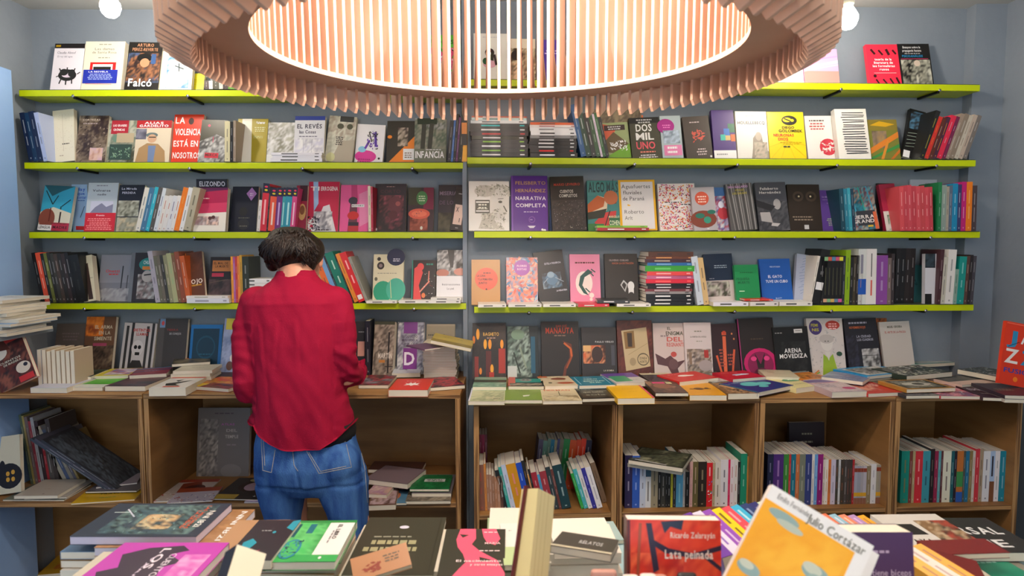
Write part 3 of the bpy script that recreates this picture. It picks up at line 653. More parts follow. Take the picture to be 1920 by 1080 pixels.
# right top shelf
face('R1', 888, 951, 63, 'e6e6de', 'e 48 40 14 0 322;r 40 40 60 66 332;e 44 42 8 0 dcb;e 48 64 20 8 dab;e 36 58 9 7 253;l 62 44 68 66 7 322;d 50 8 2 50 ccc', 'pale book with dark-haired woman drawing behind slats', t=.02)
face('R1', 955, 1005, 73, 'e8dcc6', 'n 0 22 100 100 432 dca b97 543 eca;e 30 38 22 12 322;r 70 20 80 60 a85', 'sepia crowd picture book behind the lamp slats')
face('R1', 1012, 1058, 75, '5b3fae', 'd 50 26 3 60 dcf 2', 'plain violet book behind the lamp slats')
face('R1', 1064, 1108, 74, 'ddd', 'n 0 0 100 100 222 ddd 444 eee c66', 'black and white comic book behind lamp slats')
face('R1', 1448, 1508, 104, 'e8e6e6', 'd 50 40 3 60 999 4', 'white book half hidden by lamp rim')
face('R1', 1510, 1575, 92, 'e8a0d0', 'r 0 60 100 100 e08c84;p e8c0e0 0 50 100 30 100 44 0 62;l 0 56 100 40 3 b8a0e0;l 0 34 100 20 3 d08ad8', 'pink book with lilac swooshes beside the lamp')
face('R1', 1632, 1692, 84, 'e02c48', 'b 50 36 5.5 54 fff teoría de la;b 50 44 5.5 60 fff literatura de;b 50 52 5.5 70 fff los formalistas;b 50 60 5.5 30 fff rusos;l 16 69 86 69 1.2 fcc;l 14 12 26 24 7 311;l 38 14 50 26 6 311;l 62 12 70 26 8 311;l 82 14 92 24 6 311;e 18 76 5 0 311;l 20 84 30 96 5 311;l 42 84 54 96 5 311;l 64 82 74 96 5 311;l 84 80 92 96 6 311', 'red book with rows of black figures', roll=-1)
face('R1', 1692, 1752, 83, '161616', 'b 44 8 5 56 ddd Ensayos sobre la;b 44 16 5 60 ddd propaganda fascista;d 44 23 2 66 aaa;b 44 29 5 66 28b PSICOANÁLISIS;r 6 35 92 36 c36;n 5 38 96 99 111 aa9 222 ccb;e 55 46 10 0 cba', 'black book with grey crowd engraving', roll=-1)
# left second shelf
run('L2', 55, '124,9,,ddd 135,8 124,10 aab8dc,8', 209, -9, 'at the left end')
face('L2', 100, 140, 208, 'e6e0ca', 'c 14 10 92 80 110 1.6 b96 a98 ba8;d 60 66 2 36 443;l 45 8 50 80 .8 a97;d 40 88 1.5 20 a98', 'cream book with dotted brain drawing', roll=-7, t=.02)
face('L2', 140, 196, 217, '5a4a44', 'n 0 0 100 100 322 654 876 432 a98;c 0 20 100 100 90 5 322 987 543;n 46 68 90 94 b87 dba cab;b 42 9 3.5 60 dcb CORTEZAS;d 40 17 2 50 baa', 'brown bark photograph book with resting hand')
face('L2', 198, 252, 226, '8a8478', 'n 0 0 100 100 443 998 676 bba;r 8 0 68 32 b22a3a;b 38 12 5 48 fff LAS GRANDES;b 36 22 5 40 fff CRÓNICAS;e 30 42 15 9 6b8a78;r 8 56 86 92 354a42;c 12 64 84 88 70 4 9b9 243 798;r 30 30 90 52 b9a98c', 'typewriter photograph book with red label')
face('L2', 250, 316, 226, 'd8cbb4', 'r 0 0 100 18 b4282e;b 50 6 5 56 fff ALIAS;b 50 13 5.5 84 fff GARDELITO;n 0 20 30 45 445 667 889;e 46 35 17 6 677;e 47 43 13 10 caa283;l 38 40 58 40 3 222;p a8875e 4 100 12 66 34 54 66 56 86 72 90 100;p 6f83a8 38 60 60 60 56 100 40 100', 'book showing man in cap and tan jacket')
face('L2', 320, 376, 215, 'd8391f', 'b 22 12 13 34 eee LA;b 50 36 13 88 eee VIOLENCIA;b 46 60 12 84 eee ESTÁ EN;b 50 84 12 92 eee NOSOTROS;e 58 14 9 7 311', 'orange-red book with hand-lettered white title')
face('L2', 370, 420, 226, '4a4646', 'n 0 34 100 100 333 aaa 555 ccc 444;p 332 0 0 100 0 100 44 60 34 0 52;l 50 40 50 54 2 c25;r 24 78 76 90 c8243c;b 50 83 6 46 422 MERCA;e 30 14 5 0 c25', 'grey mountain photo book with red MERCA title', roll=2, t=.02)
run('L2', 421, 'd8d0a8,10 222,6 987,5', 228, 2, 'right of the grey MERCA book')
face('L2', 441, 498, 223, 'a8971c', 'p e8e6da 14 0 46 0 52 100 20 100;b 60 95 1 1 fff .;d 78 10 3 26 eee;d 74 20 2 36 dda 3;b 76 8 4 30 eee El lienzo;d 70 40 1.5 40 cc8 2', 'mustard book with white vertical title strip', t=.02)
face('L2', 499, 549, 230, 'b9b9ae', 'n 0 0 100 88 887 ddd 998 eee bba;r 0 80 100 100 e6e6e2', 'pale grey misty photograph book behind white stack', d=.10)
face('L2', 549, 606, 218, 'dcdde2', 'r 0 0 100 9 2b3f92;b 50 22 9 84 445 EL REVÉS;b 44 34 7 56 556 las Cosas;n 4 48 96 92 ccd eee aab ddd;d 46 44 2 60 778;l 30 50 34 92 1 99a;l 60 50 58 92 1 99a', 'white map book with blue top band', d=.10)
stack('L2', 507, 604, 300, 'e8e8ee,7 e4e4ea,6 ecebf0,5', 'before the blue banded map book', spineout=True, w=.14, yaw=1)
face('L2', 608, 660, 220, 'c8c3b4', 'n 0 0 100 100 bba ddc a98 ccb;r 40 0 90 12 444;e 44 22 12 6 554;e 78 22 11 6 554;p b3aa98 20 100 50 54 100 50 100 100;d 46 46 2 30 222 5;e 20 90 16 10 cc9', 'beige book with sunglasses photograph', roll=4)
face('L2', 664, 717, 235, 'efedf0', 'e 38 84 38 16 e0409c;e 24 66 14 8 8ac8e4;l 34 64 48 42 8 6a3cb0;l 66 20 72 58 9 6240a8;l 44 20 56 46 4 443;c 40 18 80 64 45 5 222 63a 555;d 34 92 3 50 a27 2;e 86 88 4 0 222', 'white book with purple figure and pink blob', roll=3)
face('L2', 724, 778, 227, '33302a', 'p f08a2c 4 100 100 34 100 100;n 38 16 74 60 332 cba 332 544;e 10 38 8 4 e82;r 58 66 98 92 eee;d 76 76 2.5 26 876 3', 'black book with large orange triangle')
face('L2', 776, 836, 222, '7d8576', 'n 0 0 100 76 565 998 454 aaa;r 8 0 70 14 232;l 30 14 26 70 14 3a3c34;l 54 12 48 70 14 3a3c34;r 0 70 100 100 6a7060;b 50 83 15 92 eee INFANCIA;d 60 72 2 60 ccc', 'grey-green INFANCIA book with soldier legs photo', d=.118)
run('L2', 838, '222,7,226 36a,4,224 222,5,214 636,4,220 221,8,208', 222, 5, 'right of the INFANCIA book')
run('L2', 866, 'e8a21e,10,222,,r_0_0_100_10_222;r_0_10_100_36_e08a3c;r_0_36_100_62_222;r_20_66_80_96_f0b020', 222, 0, 'black-banded at the right end')
# right second shelf
stack('R2', 882, 990, 293, '222,8 222,8,8b4 1c1c1c,9,eee 222,8,8b3 332,7 2a2222,8,c33 222,8,eee 2b2b2b,8,2bb e8ecec,6 c8dcd8,5,466 c05a40,3', 'at the left end', w=.13)
stack('R2', 993, 1082, 293, '222,8,eee 222,8,d22 242424,7 1d1d1d,7,eee 222,6 888,6,222 eee,8,444 eee,7,888 e8e0dc,5,a55 e0683a,5', 'second from the left', w=.13)
run('R2', 1090, '258,10,196 243,10,208,eee 2a2a28,9,212,eee 353,8,210 dcd,4,214 363,6,212 222,6,220', 210, -13, 'right of the two flat stacks')
face('R2', 1112, 1202, 206, '6e5630', 'n 0 0 100 100 654 875 543 986', 'brown wooden pattern book behind green one', d=.05, lean=4)
face('R2', 1166, 1205, 216, 'e07030', '', 'plain orange book peeping out behind', d=.06, lean=5)
face('R2', 1131, 1184, 232, '9fae7c', 'p d8664a 0 0 60 14 30 50 0 80;p 6c5c44 0 60 46 26 100 64 100 74 40 86 0 78;p 78b03c 0 100 100 60 100 100;c 30 52 90 78 50 5 eee fff;r 14 7 88 22 433;d 50 12 3 60 ddd 2', 'green book with brown triangular hill', roll=-4)
face('R2', 1186, 1242, 222, '4a4a3c', 'r 0 0 100 14 222;d 50 6 3 56 ccc 2;b 48 25 17 56 f4f4f0 DOS;b 50 46 17 64 f4f4f0 MIL;b 50 68 17 66 e8606c UNO;d 54 84 3 66 e87;d 54 92 2.5 70 eee 2', 'olive-black book titled DOS MIL UNO', roll=-3)
face('R2', 1243, 1282, 218, 'b4c4c8', 'e 26 24 42 17 b0308c;d 30 22 2.5 40 e8c 2;r 10 68 96 92 e88ab8;d 50 74 5 60 fff 2;e 56 56 8 5 223;n 10 34 90 64 9ab cde 789', 'pale blue book with magenta circle', roll=-2)
face('R2', 1288, 1338, 220, '4a413c', 'd 44 14 2.5 50 cbb;e 50 46 24 14 4a413c;c 30 34 74 60 26 9 d05a4a;d 60 78 3 40 cbb 3;e 92 96 4 0 ddd', 'dark taupe book with red scribble', roll=-4)
face('R2', 1340, 1382, 207, '472a7a', 'r 0 82 100 100 eee;r 70 28 100 46 176a4a;r 50 38 76 52 1f6ac0;r 34 50 56 62 30b0a0;r 56 52 78 62 c8b070;r 80 50 100 64 e87030;d 36 90 2.5 50 999', 'purple book with coloured squares', roll=-1)
face('R2', 1384, 1443, 209, 'e2e0da', 'd 46 10 2 40 aaa;b 50 24 6 88 333 HOUELLEBECQ;p 998e80 52 56 66 44 80 50 84 70 100 84 100 100 44 100 50 76;e 70 52 10 9 b8ac9c;n 54 64 96 98 776 cba 998', 'white book with grey seated man')
face('R2', 1444, 1513, 210, 'f0d414', 'l 50 60 0 74 1 e0b80c;l 50 60 0 100 1 e0b80c;l 50 60 30 100 1 e0b80c;l 50 60 70 100 1 e0b80c;l 50 60 100 96 1 e0b80c;l 50 60 100 70 1 e0b80c;e 60 18 21 10 221;e 54 17 12 5 f0d414;l 46 14 70 22 3 221;l 66 12 70 24 3 221;e 68 18 5 3 f0d414;b 56 33 5 34 221 DIEGO;b 62 40 5.5 66 221 GOLOMBEK;b 42 49 5.5 56 d8402c NEURONAS;b 40 57 5.5 28 d8402c DIOS;d 60 64 1.6 60 ca0 2;d 48 73 3 26 443', 'bright yellow book with black brain drawing')
face('R2', 1516, 1578, 218, 'e4dfda', 'd 36 11 3 54 544;d 36 18 3 50 b55 3;e 64 71 26 0 c83848;c 42 60 88 84 60 7 e4dfda c83848', 'white book with red scribbled disc', roll=-1)
face('R2', 1574, 1634, 205, 'e6e3dc', ';'.join('l %d %d %d %d 2.6 26262c' % (20 + RNG.randint(-2, 4), 8 + i * 4.8, RNG.choice((88, 90, 92, 60 if i % 4 == 2 else 90)), 8 + i * 4.8 + RNG.randint(-1, 1)) for i in range(18)), 'white book crossed by black ink lines', roll=-1, t=.026)
face('R2', 1635, 1690, 225, '7a7c34', 'r 0 0 100 26 8a7a30;p d8a820 6 14 40 4 92 12 60 18;n 10 28 60 70 654 876 a85;p d8802c 0 70 100 30 100 44 0 84;p 3c8c44 0 92 100 60 100 68 0 98;p d88a30 30 100 60 50 66 54 40 100;p c87028 60 100 100 72 100 80 70 100', 'olive and orange painted structures book', roll=-1)
face('R2', 1692, 1722, 208, '181818', 'n 10 4 95 40 111 333 58a 222;l 10 50 95 46 2 bcb;l 8 56 95 54 2 bcb;l 8 64 95 60 2 bcb;l 8 72 90 66 2 aba;l 6 78 90 74 2 9a9;r 0 86 40 100 eee', 'black book with striped figure, tilting right', roll=15)
run('R2', 1723, '1c1c1c,9,208,cb4 c83028,8,219,d82 5a2a20,8,221 44233a,7,220,fa2 d82848,10,217 702048,7,219 9a8878,7 8a7c6c,9 c0b8a8,8,,876 baa898,8 78706a,8', 214, 18, 'tilting right before the wall')
# left third shelf
face('L3', 70, 128, 350, '38a8cc', 'p 2a6070 0 0 100 0 60 12 30 24;l 8 12 36 42 3 233;l 36 42 50 22 3 233;l 66 46 92 30 3 233;l 64 46 64 80 4 244;e 64 62 6 5 a32;p ddd8c4 0 60 40 48 100 60 100 100 0 100;e 24 74 26 22 8a4a3c;l 32 50 32 80 4 6a2a24;l 66 58 66 88 5 322;r 0 88 44 100 eee;r 44 82 100 100 b8324a;b 22 93 6 38 322 LENGUA;b 72 92 6 48 422 MADRE;d 66 84 1.5 50 633', 'sky blue book with gull and crane hooks', roll=3, t=.02)
face('L3', 137, 166, 346, '9cbce0', 'b 60 10 7 60 2a5ac0 Hay;b 60 19 6 50 2a5ac0 que;b 64 27 6 60 2a5ac0 contar;d 60 34 2 60 46a;l 80 46 50 70 4 234;r 20 88 80 96 c33', 'pale blue book partly hidden behind grey one', d=.07, lean=8)
face('L3', 157, 214, 343, 'c2ccd4', 'd 46 6 2 44 889;b 46 16 4.5 60 445 Volverse;b 48 24 4 30 556 nadie;r 14 38 88 62 cfd0e4;p 8a8aa4 14 62 30 50 50 42 66 50 88 44 88 62;r 0 62 100 100 d62638;b 50 67 3 28 fdd Premio;d 48 74 1.8 86 f99 7', 'grey-blue book with red paper band', t=.024)
face('L3', 216, 264, 347, '1a1a26', 'b 40 8 4.5 60 ccd La Mirada;b 40 17 4.5 54 ccd PERDIDA;n 2 34 84 68 998 443 bba 665 ccb;n 2 70 84 100 998 776 cb9 aa9', 'navy book with two sepia photographs', d=.1)
run('L3', 253, 'e6e2d4,9,352,456 4a7a9c,10,352,cde 38b8cc,7,351,eee 5a5650,8,352,ddd d8e0e4,7,353,446 e4e0d8,8,367,b65 e2e0dc,8,367,b65 dfe0e2,8,367,446 e6e4e0,7,367,b53 f08020,10,352,ea5 e8e8e6,8,352,555 b8b096,14,352,554', 352, 15, 'leaning right before the crimson book')
face('L3', 370, 428, 336, '1c1e2c', 'b 52 9 9 84 dde ELIZONDO;d 50 20 3 50 556', 'dark navy book behind the crimson-white one', d=.055, lean=6, t=.012)
face('L3', 362, 422, 352, 'ece6da', 'r 0 0 100 12 6a2a5a;p b01e50 0 12 100 5 100 34 0 38;p d23a64 0 38 100 34 100 56 0 60;d 28 25 2.5 36 ecc;n 2 66 78 86 a88 dcc 766 ecb;e 50 70 6 4 533;e 60 68 6 4 533', 'crimson over white book with small riders', d=.12, t=.024)
face('L3', 431, 480, 350, '171b2c', 'p a878b8 74 2 94 16 74 32 54 16;e 46 56 16 10 222;e 50 84 22 12 2b2b30;d 50 70 2 50 665;d 50 88 2 40 776;d 74 16 2 16 dcd 2', 'dark navy book with lilac diamond', t=.02)
LOGO = ',,r_0_0_100_20_1c1c34|e_50_7_26_2_e83858|e_50_14_26_2_e8d020|r_36_34_64_86_'
run('L3', 481, 'e8e2da,6,375 d82a3a,12,344%sfbb 222,3,350 ec5a38,12,352%sfdc 722a78,11,352%scad 38a0a8,6,352%sbee 2a94ac,12,352%sbee d84484,9,352%sfcd' % ((LOGO,) * 6), 352, 6, 'of bright colours above the dark-haired head')
face('L3', 552, 573, 348, '921c3e', 'r 30 0 100 34 3a1024;e 60 58 34 18 c8a468;e 60 54 22 10 7a5030', 'crimson book with brown egg-like head', d=.11)
face('L3', 575, 633, 341, 'c41c48', 'p 9cc0e8 14 0 30 0 34 44 20 60;p dcdce0 20 100 50 50 70 46 94 100;n 20 60 80 98 889 ddd 556 eee;c 0 70 40 98 60 6 223 eee;b 22 14 8 32 f4f0ee TI;b 68 14 8 56 f4e8e8 ERROGENA;d 50 97 2 60 322', 'crimson book with white torn paper figure', t=.024)
face('L3', 636, 690, 347, 'e45a98', 'p c43a78 36 0 56 0 60 30 38 30;p 6a3448 36 30 58 28 62 100 28 100;e 44 34 16 8 3a3444;e 46 66 20 9 c82a2c;r 30 80 66 88 323;r 30 88 66 100 b82a38;p e888b4 64 20 100 10 100 80 70 90;r 40 42 84 48 eee;b 62 45 3 40 333 BOVARY', 'pink book with red lips portrait strip', t=.024)
run('L3', 691, 'dcd4b8,5,349 b01a3c,4,350', 349, 0, 'beside the pink lips book')
face('L3', 701, 760, 345, '2e2530', 'n 14 24 92 96 2a2228 3a2830 7a3c48 2a2228 a05060;e 66 44 22 18 6a3440;e 74 42 8 5 a85858;e 60 66 14 10 5a2a34;d 50 6 1.6 34 a88;t 50 16 7 66 5a3040 CORTO;r 4 93 10 98 ddd', 'dark plum book with shadowed reddish face', t=.02)
face('L3', 764, 812, 352, '3a2c34', 'r 0 0 50 40 3a3c2c;r 60 0 100 50 7a2444;e 54 24 22 16 4c8a50;d 54 20 2.5 30 dec 3;n 8 62 78 98 8a4838 a85a48 6a3028;e 44 60 42 12 d8604c;e 44 60 30 7 e87a60;c 26 54 64 66 8 3 335;e 54 92 5 4 ddc', 'dark book with red drum and green disc', t=.024)
face('L3', 821, 866, 347, '33313a', 'b 42 18 8 74 8a7a90 MISERIA;b 40 38 8 70 66586c DE LOS;d 40 66 2 40 776;n 0 60 60 100 222 443 554', 'dark grey MISERIA book by the shelf end', d=.09)
face('L3', 843, 868, 356, '222226', 'r 14 38 80 86 e6c8b8;l 26 44 44 56 4 222;l 44 44 26 56 4 222;l 60 70 60 80 5 222;d 44 12 2 40 ccc;d 50 94 2 30 aaa', 'small black book with cream panel, tilted', roll=8, d=.125, t=.008)
# right third shelf
face('R3', 879, 955, 340, 'dcdad2', 'e 76 24 26 16 b8b4a8;e 76 44 24 32 cfccc2;l 86 50 94 62 3 554;e 78 42 5 2.5 443;l 72 36 86 35 1.5 554;p b4b0a2 24 96 40 60 60 66 66 84 88 98;e 40 20 26 12 b4b0a4;c 20 8 100 30 90 4 998 776 bba;c 30 56 92 98 110 4 998 776 bba ccb;r 16 38 52 65 332;r 18 41 50 62 dcdad2;r 18 44 50 59 332;d 34 48 3 26 ddc 2;d 34 56 2 26 bba', 'white book with engraved portrait in profile', d=.115, lean=9)
face('R3', 959, 1028, 330, '5c2c94', 'r 0 0 5 100 7a4cb0;b 54 13 6 84 c8a068 FELISBERTO;b 54 27 6 84 c8a068 HERNÁNDEZ;b 54 41 6.5 84 e8e0ec NARRATIVA;b 54 54 6.5 84 e8e0ec COMPLETA;d 54 66 1.6 54 cbd;e 56 80 9 0 8a5cb4;e 56 80 7 0 5c2c94;d 54 80 2 8 a8c;p e8e0ec 44 91 66 91 60 95 50 95;e 84 98 3 2 eee;e 90 99 4 2 eee', 'large purple NARRATIVA COMPLETA book', roll=0, t=.026)
face('R3', 1030, 1048, 338, '3a5488', '', 'blue sliver of a book behind black one', d=.06, lean=5)
face('R3', 1036, 1100, 332, '292826', 'b 50 15 4.5 78 c0442c MARIO LEVRERO;b 48 28 5.5 40 dcd8cc CUENTOS;b 52 36 5.5 54 dcd8cc COMPLETOS;r 0 44 100 100 3a3634;n 4 46 100 100 302e2c 443c3a 2a2a2a 4a4444 363434;c 4 46 98 98 130 1.2 887 aa9 ccc;d 56 95 1.5 8 998', 'black CUENTOS COMPLETOS book with star specks', roll=-2)
face('R3', 1103, 1163, 339, '3a8080', 'r 0 0 100 30 3f8a88;b 30 13 20 52 1c3c40 ALGO;b 80 13 20 38 2a5458 MÁS;p d8c4a8 0 56 34 30 64 36 60 60 0 74;p b85a28 0 48 32 30 56 36 50 52 0 66;p 7a3828 60 20 86 26 96 34 90 46 66 48;e 74 34 22 14 c06a40;p c83c3c 20 84 50 64 90 60 84 90 40 96;r 0 86 50 100 3a7a40;p 2c3028 0 64 60 56 50 74 0 78;r 66 74 100 94 2a6848;b 84 84 9 34 dce8c8 COHEN;b 82 72 4 34 ccd8b0 MARCELO;l 50 96 70 60 3 222', 'teal illustrated book with red reaching arms', t=.02)
face('R3', 1164, 1233, 338, 'eeb414', 'r 6 4 94 97 e8e4e4;t 48 13 7.5 80 333 Aguafuertes;t 38 25 7.5 52 333 fluviales;t 40 37 7.5 60 333 de Paraná;p eeb414 22 48 30 50 28 52 22 51;t 40 63 7.5 54 666 Roberto;t 24 75 7.5 22 666 Arlt', 'white book framed in yellow, thin grey title', roll=-1, t=.02)
face('R3', 1238, 1308, 345, 'efe6e2', 'c 2 2 98 98 620 3.4 e0403c f09040 f0c040 b03a8c 333 e86a90 c86a30 d03030;p f4f0ee 12 42 60 32 60 37 12 47;p f4f0ee 56 47 92 38 92 43 56 52;d 36 40 2 40 333;d 74 45 2 30 333', 'white book covered in coloured brush flecks', roll=-1, t=.026)
face('R3', 1302, 1346, 352, 'bcb6ba', 'e 44 26 30 0 d8583c;d 44 22 3 40 fdc 3;e 44 74 56 20 8a4434;e 30 66 20 6 2a7a68;e 80 58 18 5 2a7a68;e 60 76 16 8 3a9a80;d 60 96 3 10 ddd', 'grey book with orange disc and lizards', roll=-2, d=.11)
face('R3', 1346, 1372, 352, '4878b4', 'n 0 20 100 100 b83a4c eee 3a5aa8 c84858 cce;e 50 60 40 14 c83a48;e 40 40 20 8 eef', 'blue and red swirling wave book', roll=-2)
face('R3', 1371, 1421, 346, '5c5a5a', ';'.join('l %d 0 %d 100 3 %s' % (4 + i * 8, 16 + i * 7, ('8c8a88', '3a3a3a', 'a8a6a4')[i % 3]) for i in range(12)) + ';b 46 7 4.5 76 dad SARA GALLARDO;b 52 14 4.5 36 c8b844 LOS GALGOS;b 50 21 4.5 56 c8b844 LOS GALGOS', 'grey vertically streaked book with yellow title', roll=-4)
face('R3', 1424, 1482, 343, '4c4e56', 'b 46 13 5 60 dcd8d4 Felisberto;b 48 21 5 72 dcd8d4 Hernández;n 0 40 100 100 33333a 55565c 2c2c32 6a6a70;e 66 46 12 11 a8a4a4;p 24242a 0 36 60 50 44 60 0 50;p b0acac 8 62 40 62 46 84 10 80;p c4c0c0 44 84 70 86 60 92 40 90', 'slate grey book with reclining man photograph', roll=-2)
face('R3', 1482, 1543, 346, '2e241c', 'e 32 26 17 11 4a3c30;e 72 26 17 11 4a3c30;e 32 26 10 6 2a2018;e 72 26 10 6 2a2018;e 34 26 3 2 dcc8a0;e 70 26 3 2 dcc8a0;d 40 70 2.5 60 987;d 44 76 2.5 66 987;r 44 87 58 96 ccc', 'dark brown book with two glowing owl eyes', roll=0)
face('R3', 1543, 1584, 357, '5a3c8c', 'b 34 16 4 50 b8a8d0 La educación;b 40 23 3 60 9888b8 sentimental;d 50 32 2 60 8a78a8;d 50 70 2 60 9a8 5', 'plain purple book beside the teal-spined run', roll=0)
face('R3', 1642, 1672, 344, '2a1c20', 'd 60 24 4 50 a44 3;n 20 30 100 90 221 522 232', 'dark red-black book behind SIERRA GRANDE', d=.08, lean=6)
run('R3', 1578, '1a4858,8,354 2a7c94,7,354 3aa0b4,6,353 1c3c50,6,354', 354, -6, 'left of the SIERRA GRANDE cover')
face('R3', 1594, 1650, 353, '2c6c7c', 'n 0 0 100 100 2c8ca4 1c3c4c c8a890 40a8b8 8a3a4a 2a5a6a;l 20 0 34 70 4 4ac;l 50 0 64 70 4 3a9;l 78 0 90 70 4 4ac;r 30 56 94 90 3a3c44;b 54 70 8 74 f0ece8 SIERRA;b 56 80 8 86 f0ece8 GRANDE;r 62 90 80 94 e8c040;r 86 60 98 100 e07048', 'blue striped SIERRA GRANDE book', roll=-5, t=.012)
face('R3', 1662, 1692, 346, 'a82848', 'r 0 58 100 100 d8dcd4;n 20 66 80 98 7a8 ddd 686', 'crimson over white book with green sketch', roll=-4)
run('R3', 1688, 'd85058,8,,ebb c84450,7,,ebb d04c58,8,,ebb c4404c,8,,ebb d4505a,8,,ebb c8484f,8,,ebb cf4a55,8,,ebb c2404c,7,,ebb', 349, -4, 'of alike salmon red spines')
face('R3', 1704, 1754, 337, 'b4bccc', 'd 70 8 2 30 889;r 60 20 70 90 a0aac0', 'pale blue book behind salmon red spines', d=.035, lean=2, t=.012)
run('R3', 1757, '1f7a48,7,342 8a9c94,9,347,cdc a8a090,5,350 5a6a80,6,348 1a88b4,10,344,bde 3a3a6a,7,346,eee c01c74,9,341,ecd f0801c,11,341,fc8 4a3c40,9,348', 344, -1, 'upright at the right end, orange one near last')
stack('R3', 1117, 1218, 432, 'b02828,6,eee 8cc83c,4,683', 'below the teal ALGO MÁS cover', d=.15, w=.05)
# left lowest shelf
run('L4', 78, '1c1a1c,7 e05438,9,474,fdc 222,6,,ccc 6a7030,6,,ddb 2a2826,6,,ccc 3c3a34,6,,bbb 4a3c34,7,,cba 2c2a28,7,,aaa 382c2c,7,,ccc 1e1e20,7,,bbb 181818,18,478,333', 475, -9, 'of dark spines at the left end')
face('L4', 158, 180, 480, 'd8d0b4', 'p 3c2a24 34 20 60 16 80 96 40 96;d 80 50 2 30 998', 'cream book with dark bottle shape, tilting left', roll=-11, t=.03, d=.126)
face('L4', 182, 240, 478, '8a8c96', 'r 0 60 100 100 787a84;l 74 24 72 78 4 2c3036;l 92 44 90 80 3 3c4046;p 33343a 20 80 60 78 56 90 26 90;n 0 72 100 100 8a8a90 a8a8ac 6a6a72;b 42 35 6 46 d04048 Onetti;d 46 42 2.5 40 d04048', 'grey misty harbour book with small red title', t=.02)
face('L4', 239, 290, 474, '2c282c', 'e 80 24 50 15 2a8c88;b 78 20 7 64 dce8e4 CHUMBEADO;r 44 28 100 35 d88030;n 30 44 96 94 988 333 bbb 655;e 64 48 20 12 aaa4a0;l 52 46 78 44 5 222;r 0 0 14 100 6a7078', 'dark book with teal disc and moustached man', t=.018)
run('L4', 292, 'a8a4b0,9,471,667 665,6,480,ddc 6a6458,6,480,ccb 3a3a36,6,,ccc 8a8a6a,7,,dcb a8aa80,9,475,8b8 7a5a40,6,478,cba 8a4a34,9,472,dba c05a28,9,480', 477, -7, 'left of the brown ROJO cover')
face('L4', 351, 386, 475, '5c3420', 'n 0 0 100 40 4a2818 6a3c24;b 52 60 9 84 e8dcd0 ROJO;d 50 68 3 70 c93;r 0 0 14 100 d87828', 'brown ROJO book tilting left', roll=-9, d=.126, z=.0)
face('L4', 389, 434, 482, '242022', 'r 10 8 92 32 b4743c;b 46 14 5 60 4a2c14 EL MAL DE;b 50 21 5 56 4a2c14 LA MUERTE;r 10 36 60 44 a83048;n 0 50 100 96 222 433 544;l 0 58 80 50 2 654', 'black book with orange title panel', d=.11)
run('L4', 435, 'f0a030,4 a85a9c,4 c03c3c,4 e88838,4 c89830,5 2c3224,12', 480, 0, 'of thin orange and lilac spines')
stack('L4', 350, 428, 565, 'd8dce4,9,99a e4e0dc,5,aa9', 'below the ROJO cover', d=.155, w=.12)
stack('L4', 443, 512, 567, 'e6e4e0,8 e8e6e2,7 e2e0dc,8 e8e6e4,8 e4e2de,7 e8e8e6,8', 'beside the person, white', w=.13)
run('L4', 596, '3a6aac,8,500 5a3a8c,6,495 b8a468,11,480 e87028,11,478 78a8d8,9,476,,r_10_86_90_94_eee 2a2a30,4,480 1a7c68,17,474,,r_14_86_86_95_eee|r_44_16_60_34_bdc|r_44_48_60_62_bdc 222,3,480 e89038,8,476 d83034,13,474,,r_14_86_86_95_eee|r_40_16_62_34_fbb|r_40_46_62_62_fbb 9a9a90,6,482', 476, -21, 'leaning left beside the head')
face('L4', 698, 755, 477, 'd4ceb0', 'e 74 6 30 18 262c4c;d 76 10 2 30 ccd 2;e 24 24 12 8 332c28;e 24 24 6 4 877;e 18 10 6 4 332c28;d 46 40 1.6 70 998;e 34 78 32 22 2a9878;e 76 74 32 24 48ac94;l 56 50 62 92 2 cc9;e 10 52 5 4 665', 'cream book with overlapping green circles', d=.115)
face('L4', 771, 816, 488, '2a2426', 'p d84848 10 20 34 10 46 30 30 60 44 98 8 98;l 34 76 74 50 6 d88878;l 70 50 72 26 4 d88878;e 36 16 14 9 d84848;c 46 30 98 94 20 3 d84848 4a8a6a ddd;d 74 10 4 40 387;e 50 84 8 6 d87848;r 0 0 4 100 2a8a7a', 'black book with red-haired woman reaching', d=.115)
face('L4', 818, 873, 469, 'dcdcde', 'n 0 0 100 50 333 999 ccc 555 777;p 444 36 0 60 0 56 34 46 34;e 20 44 22 7 b87868;e 80 42 22 7 c88878;r 0 50 100 100 dcdce0;t 50 66 4 62 445 Instrucciones;t 48 74 4 24 445 La piel', 'white book topped by grey photo of hands', d=.118)
for a, yb, tk, an in ((686, 567, 'e6e6e0,5', 'below green circles'), (748, 567, 'e4e4e0,6', 'below the red-haired woman'), (806, 567, 'e8e6e2,6 e2e0da,5', 'below the photo of hands')): stack('L4', a, a + 60, yb, tk, an, d=.165, w=.12, yaw=2)
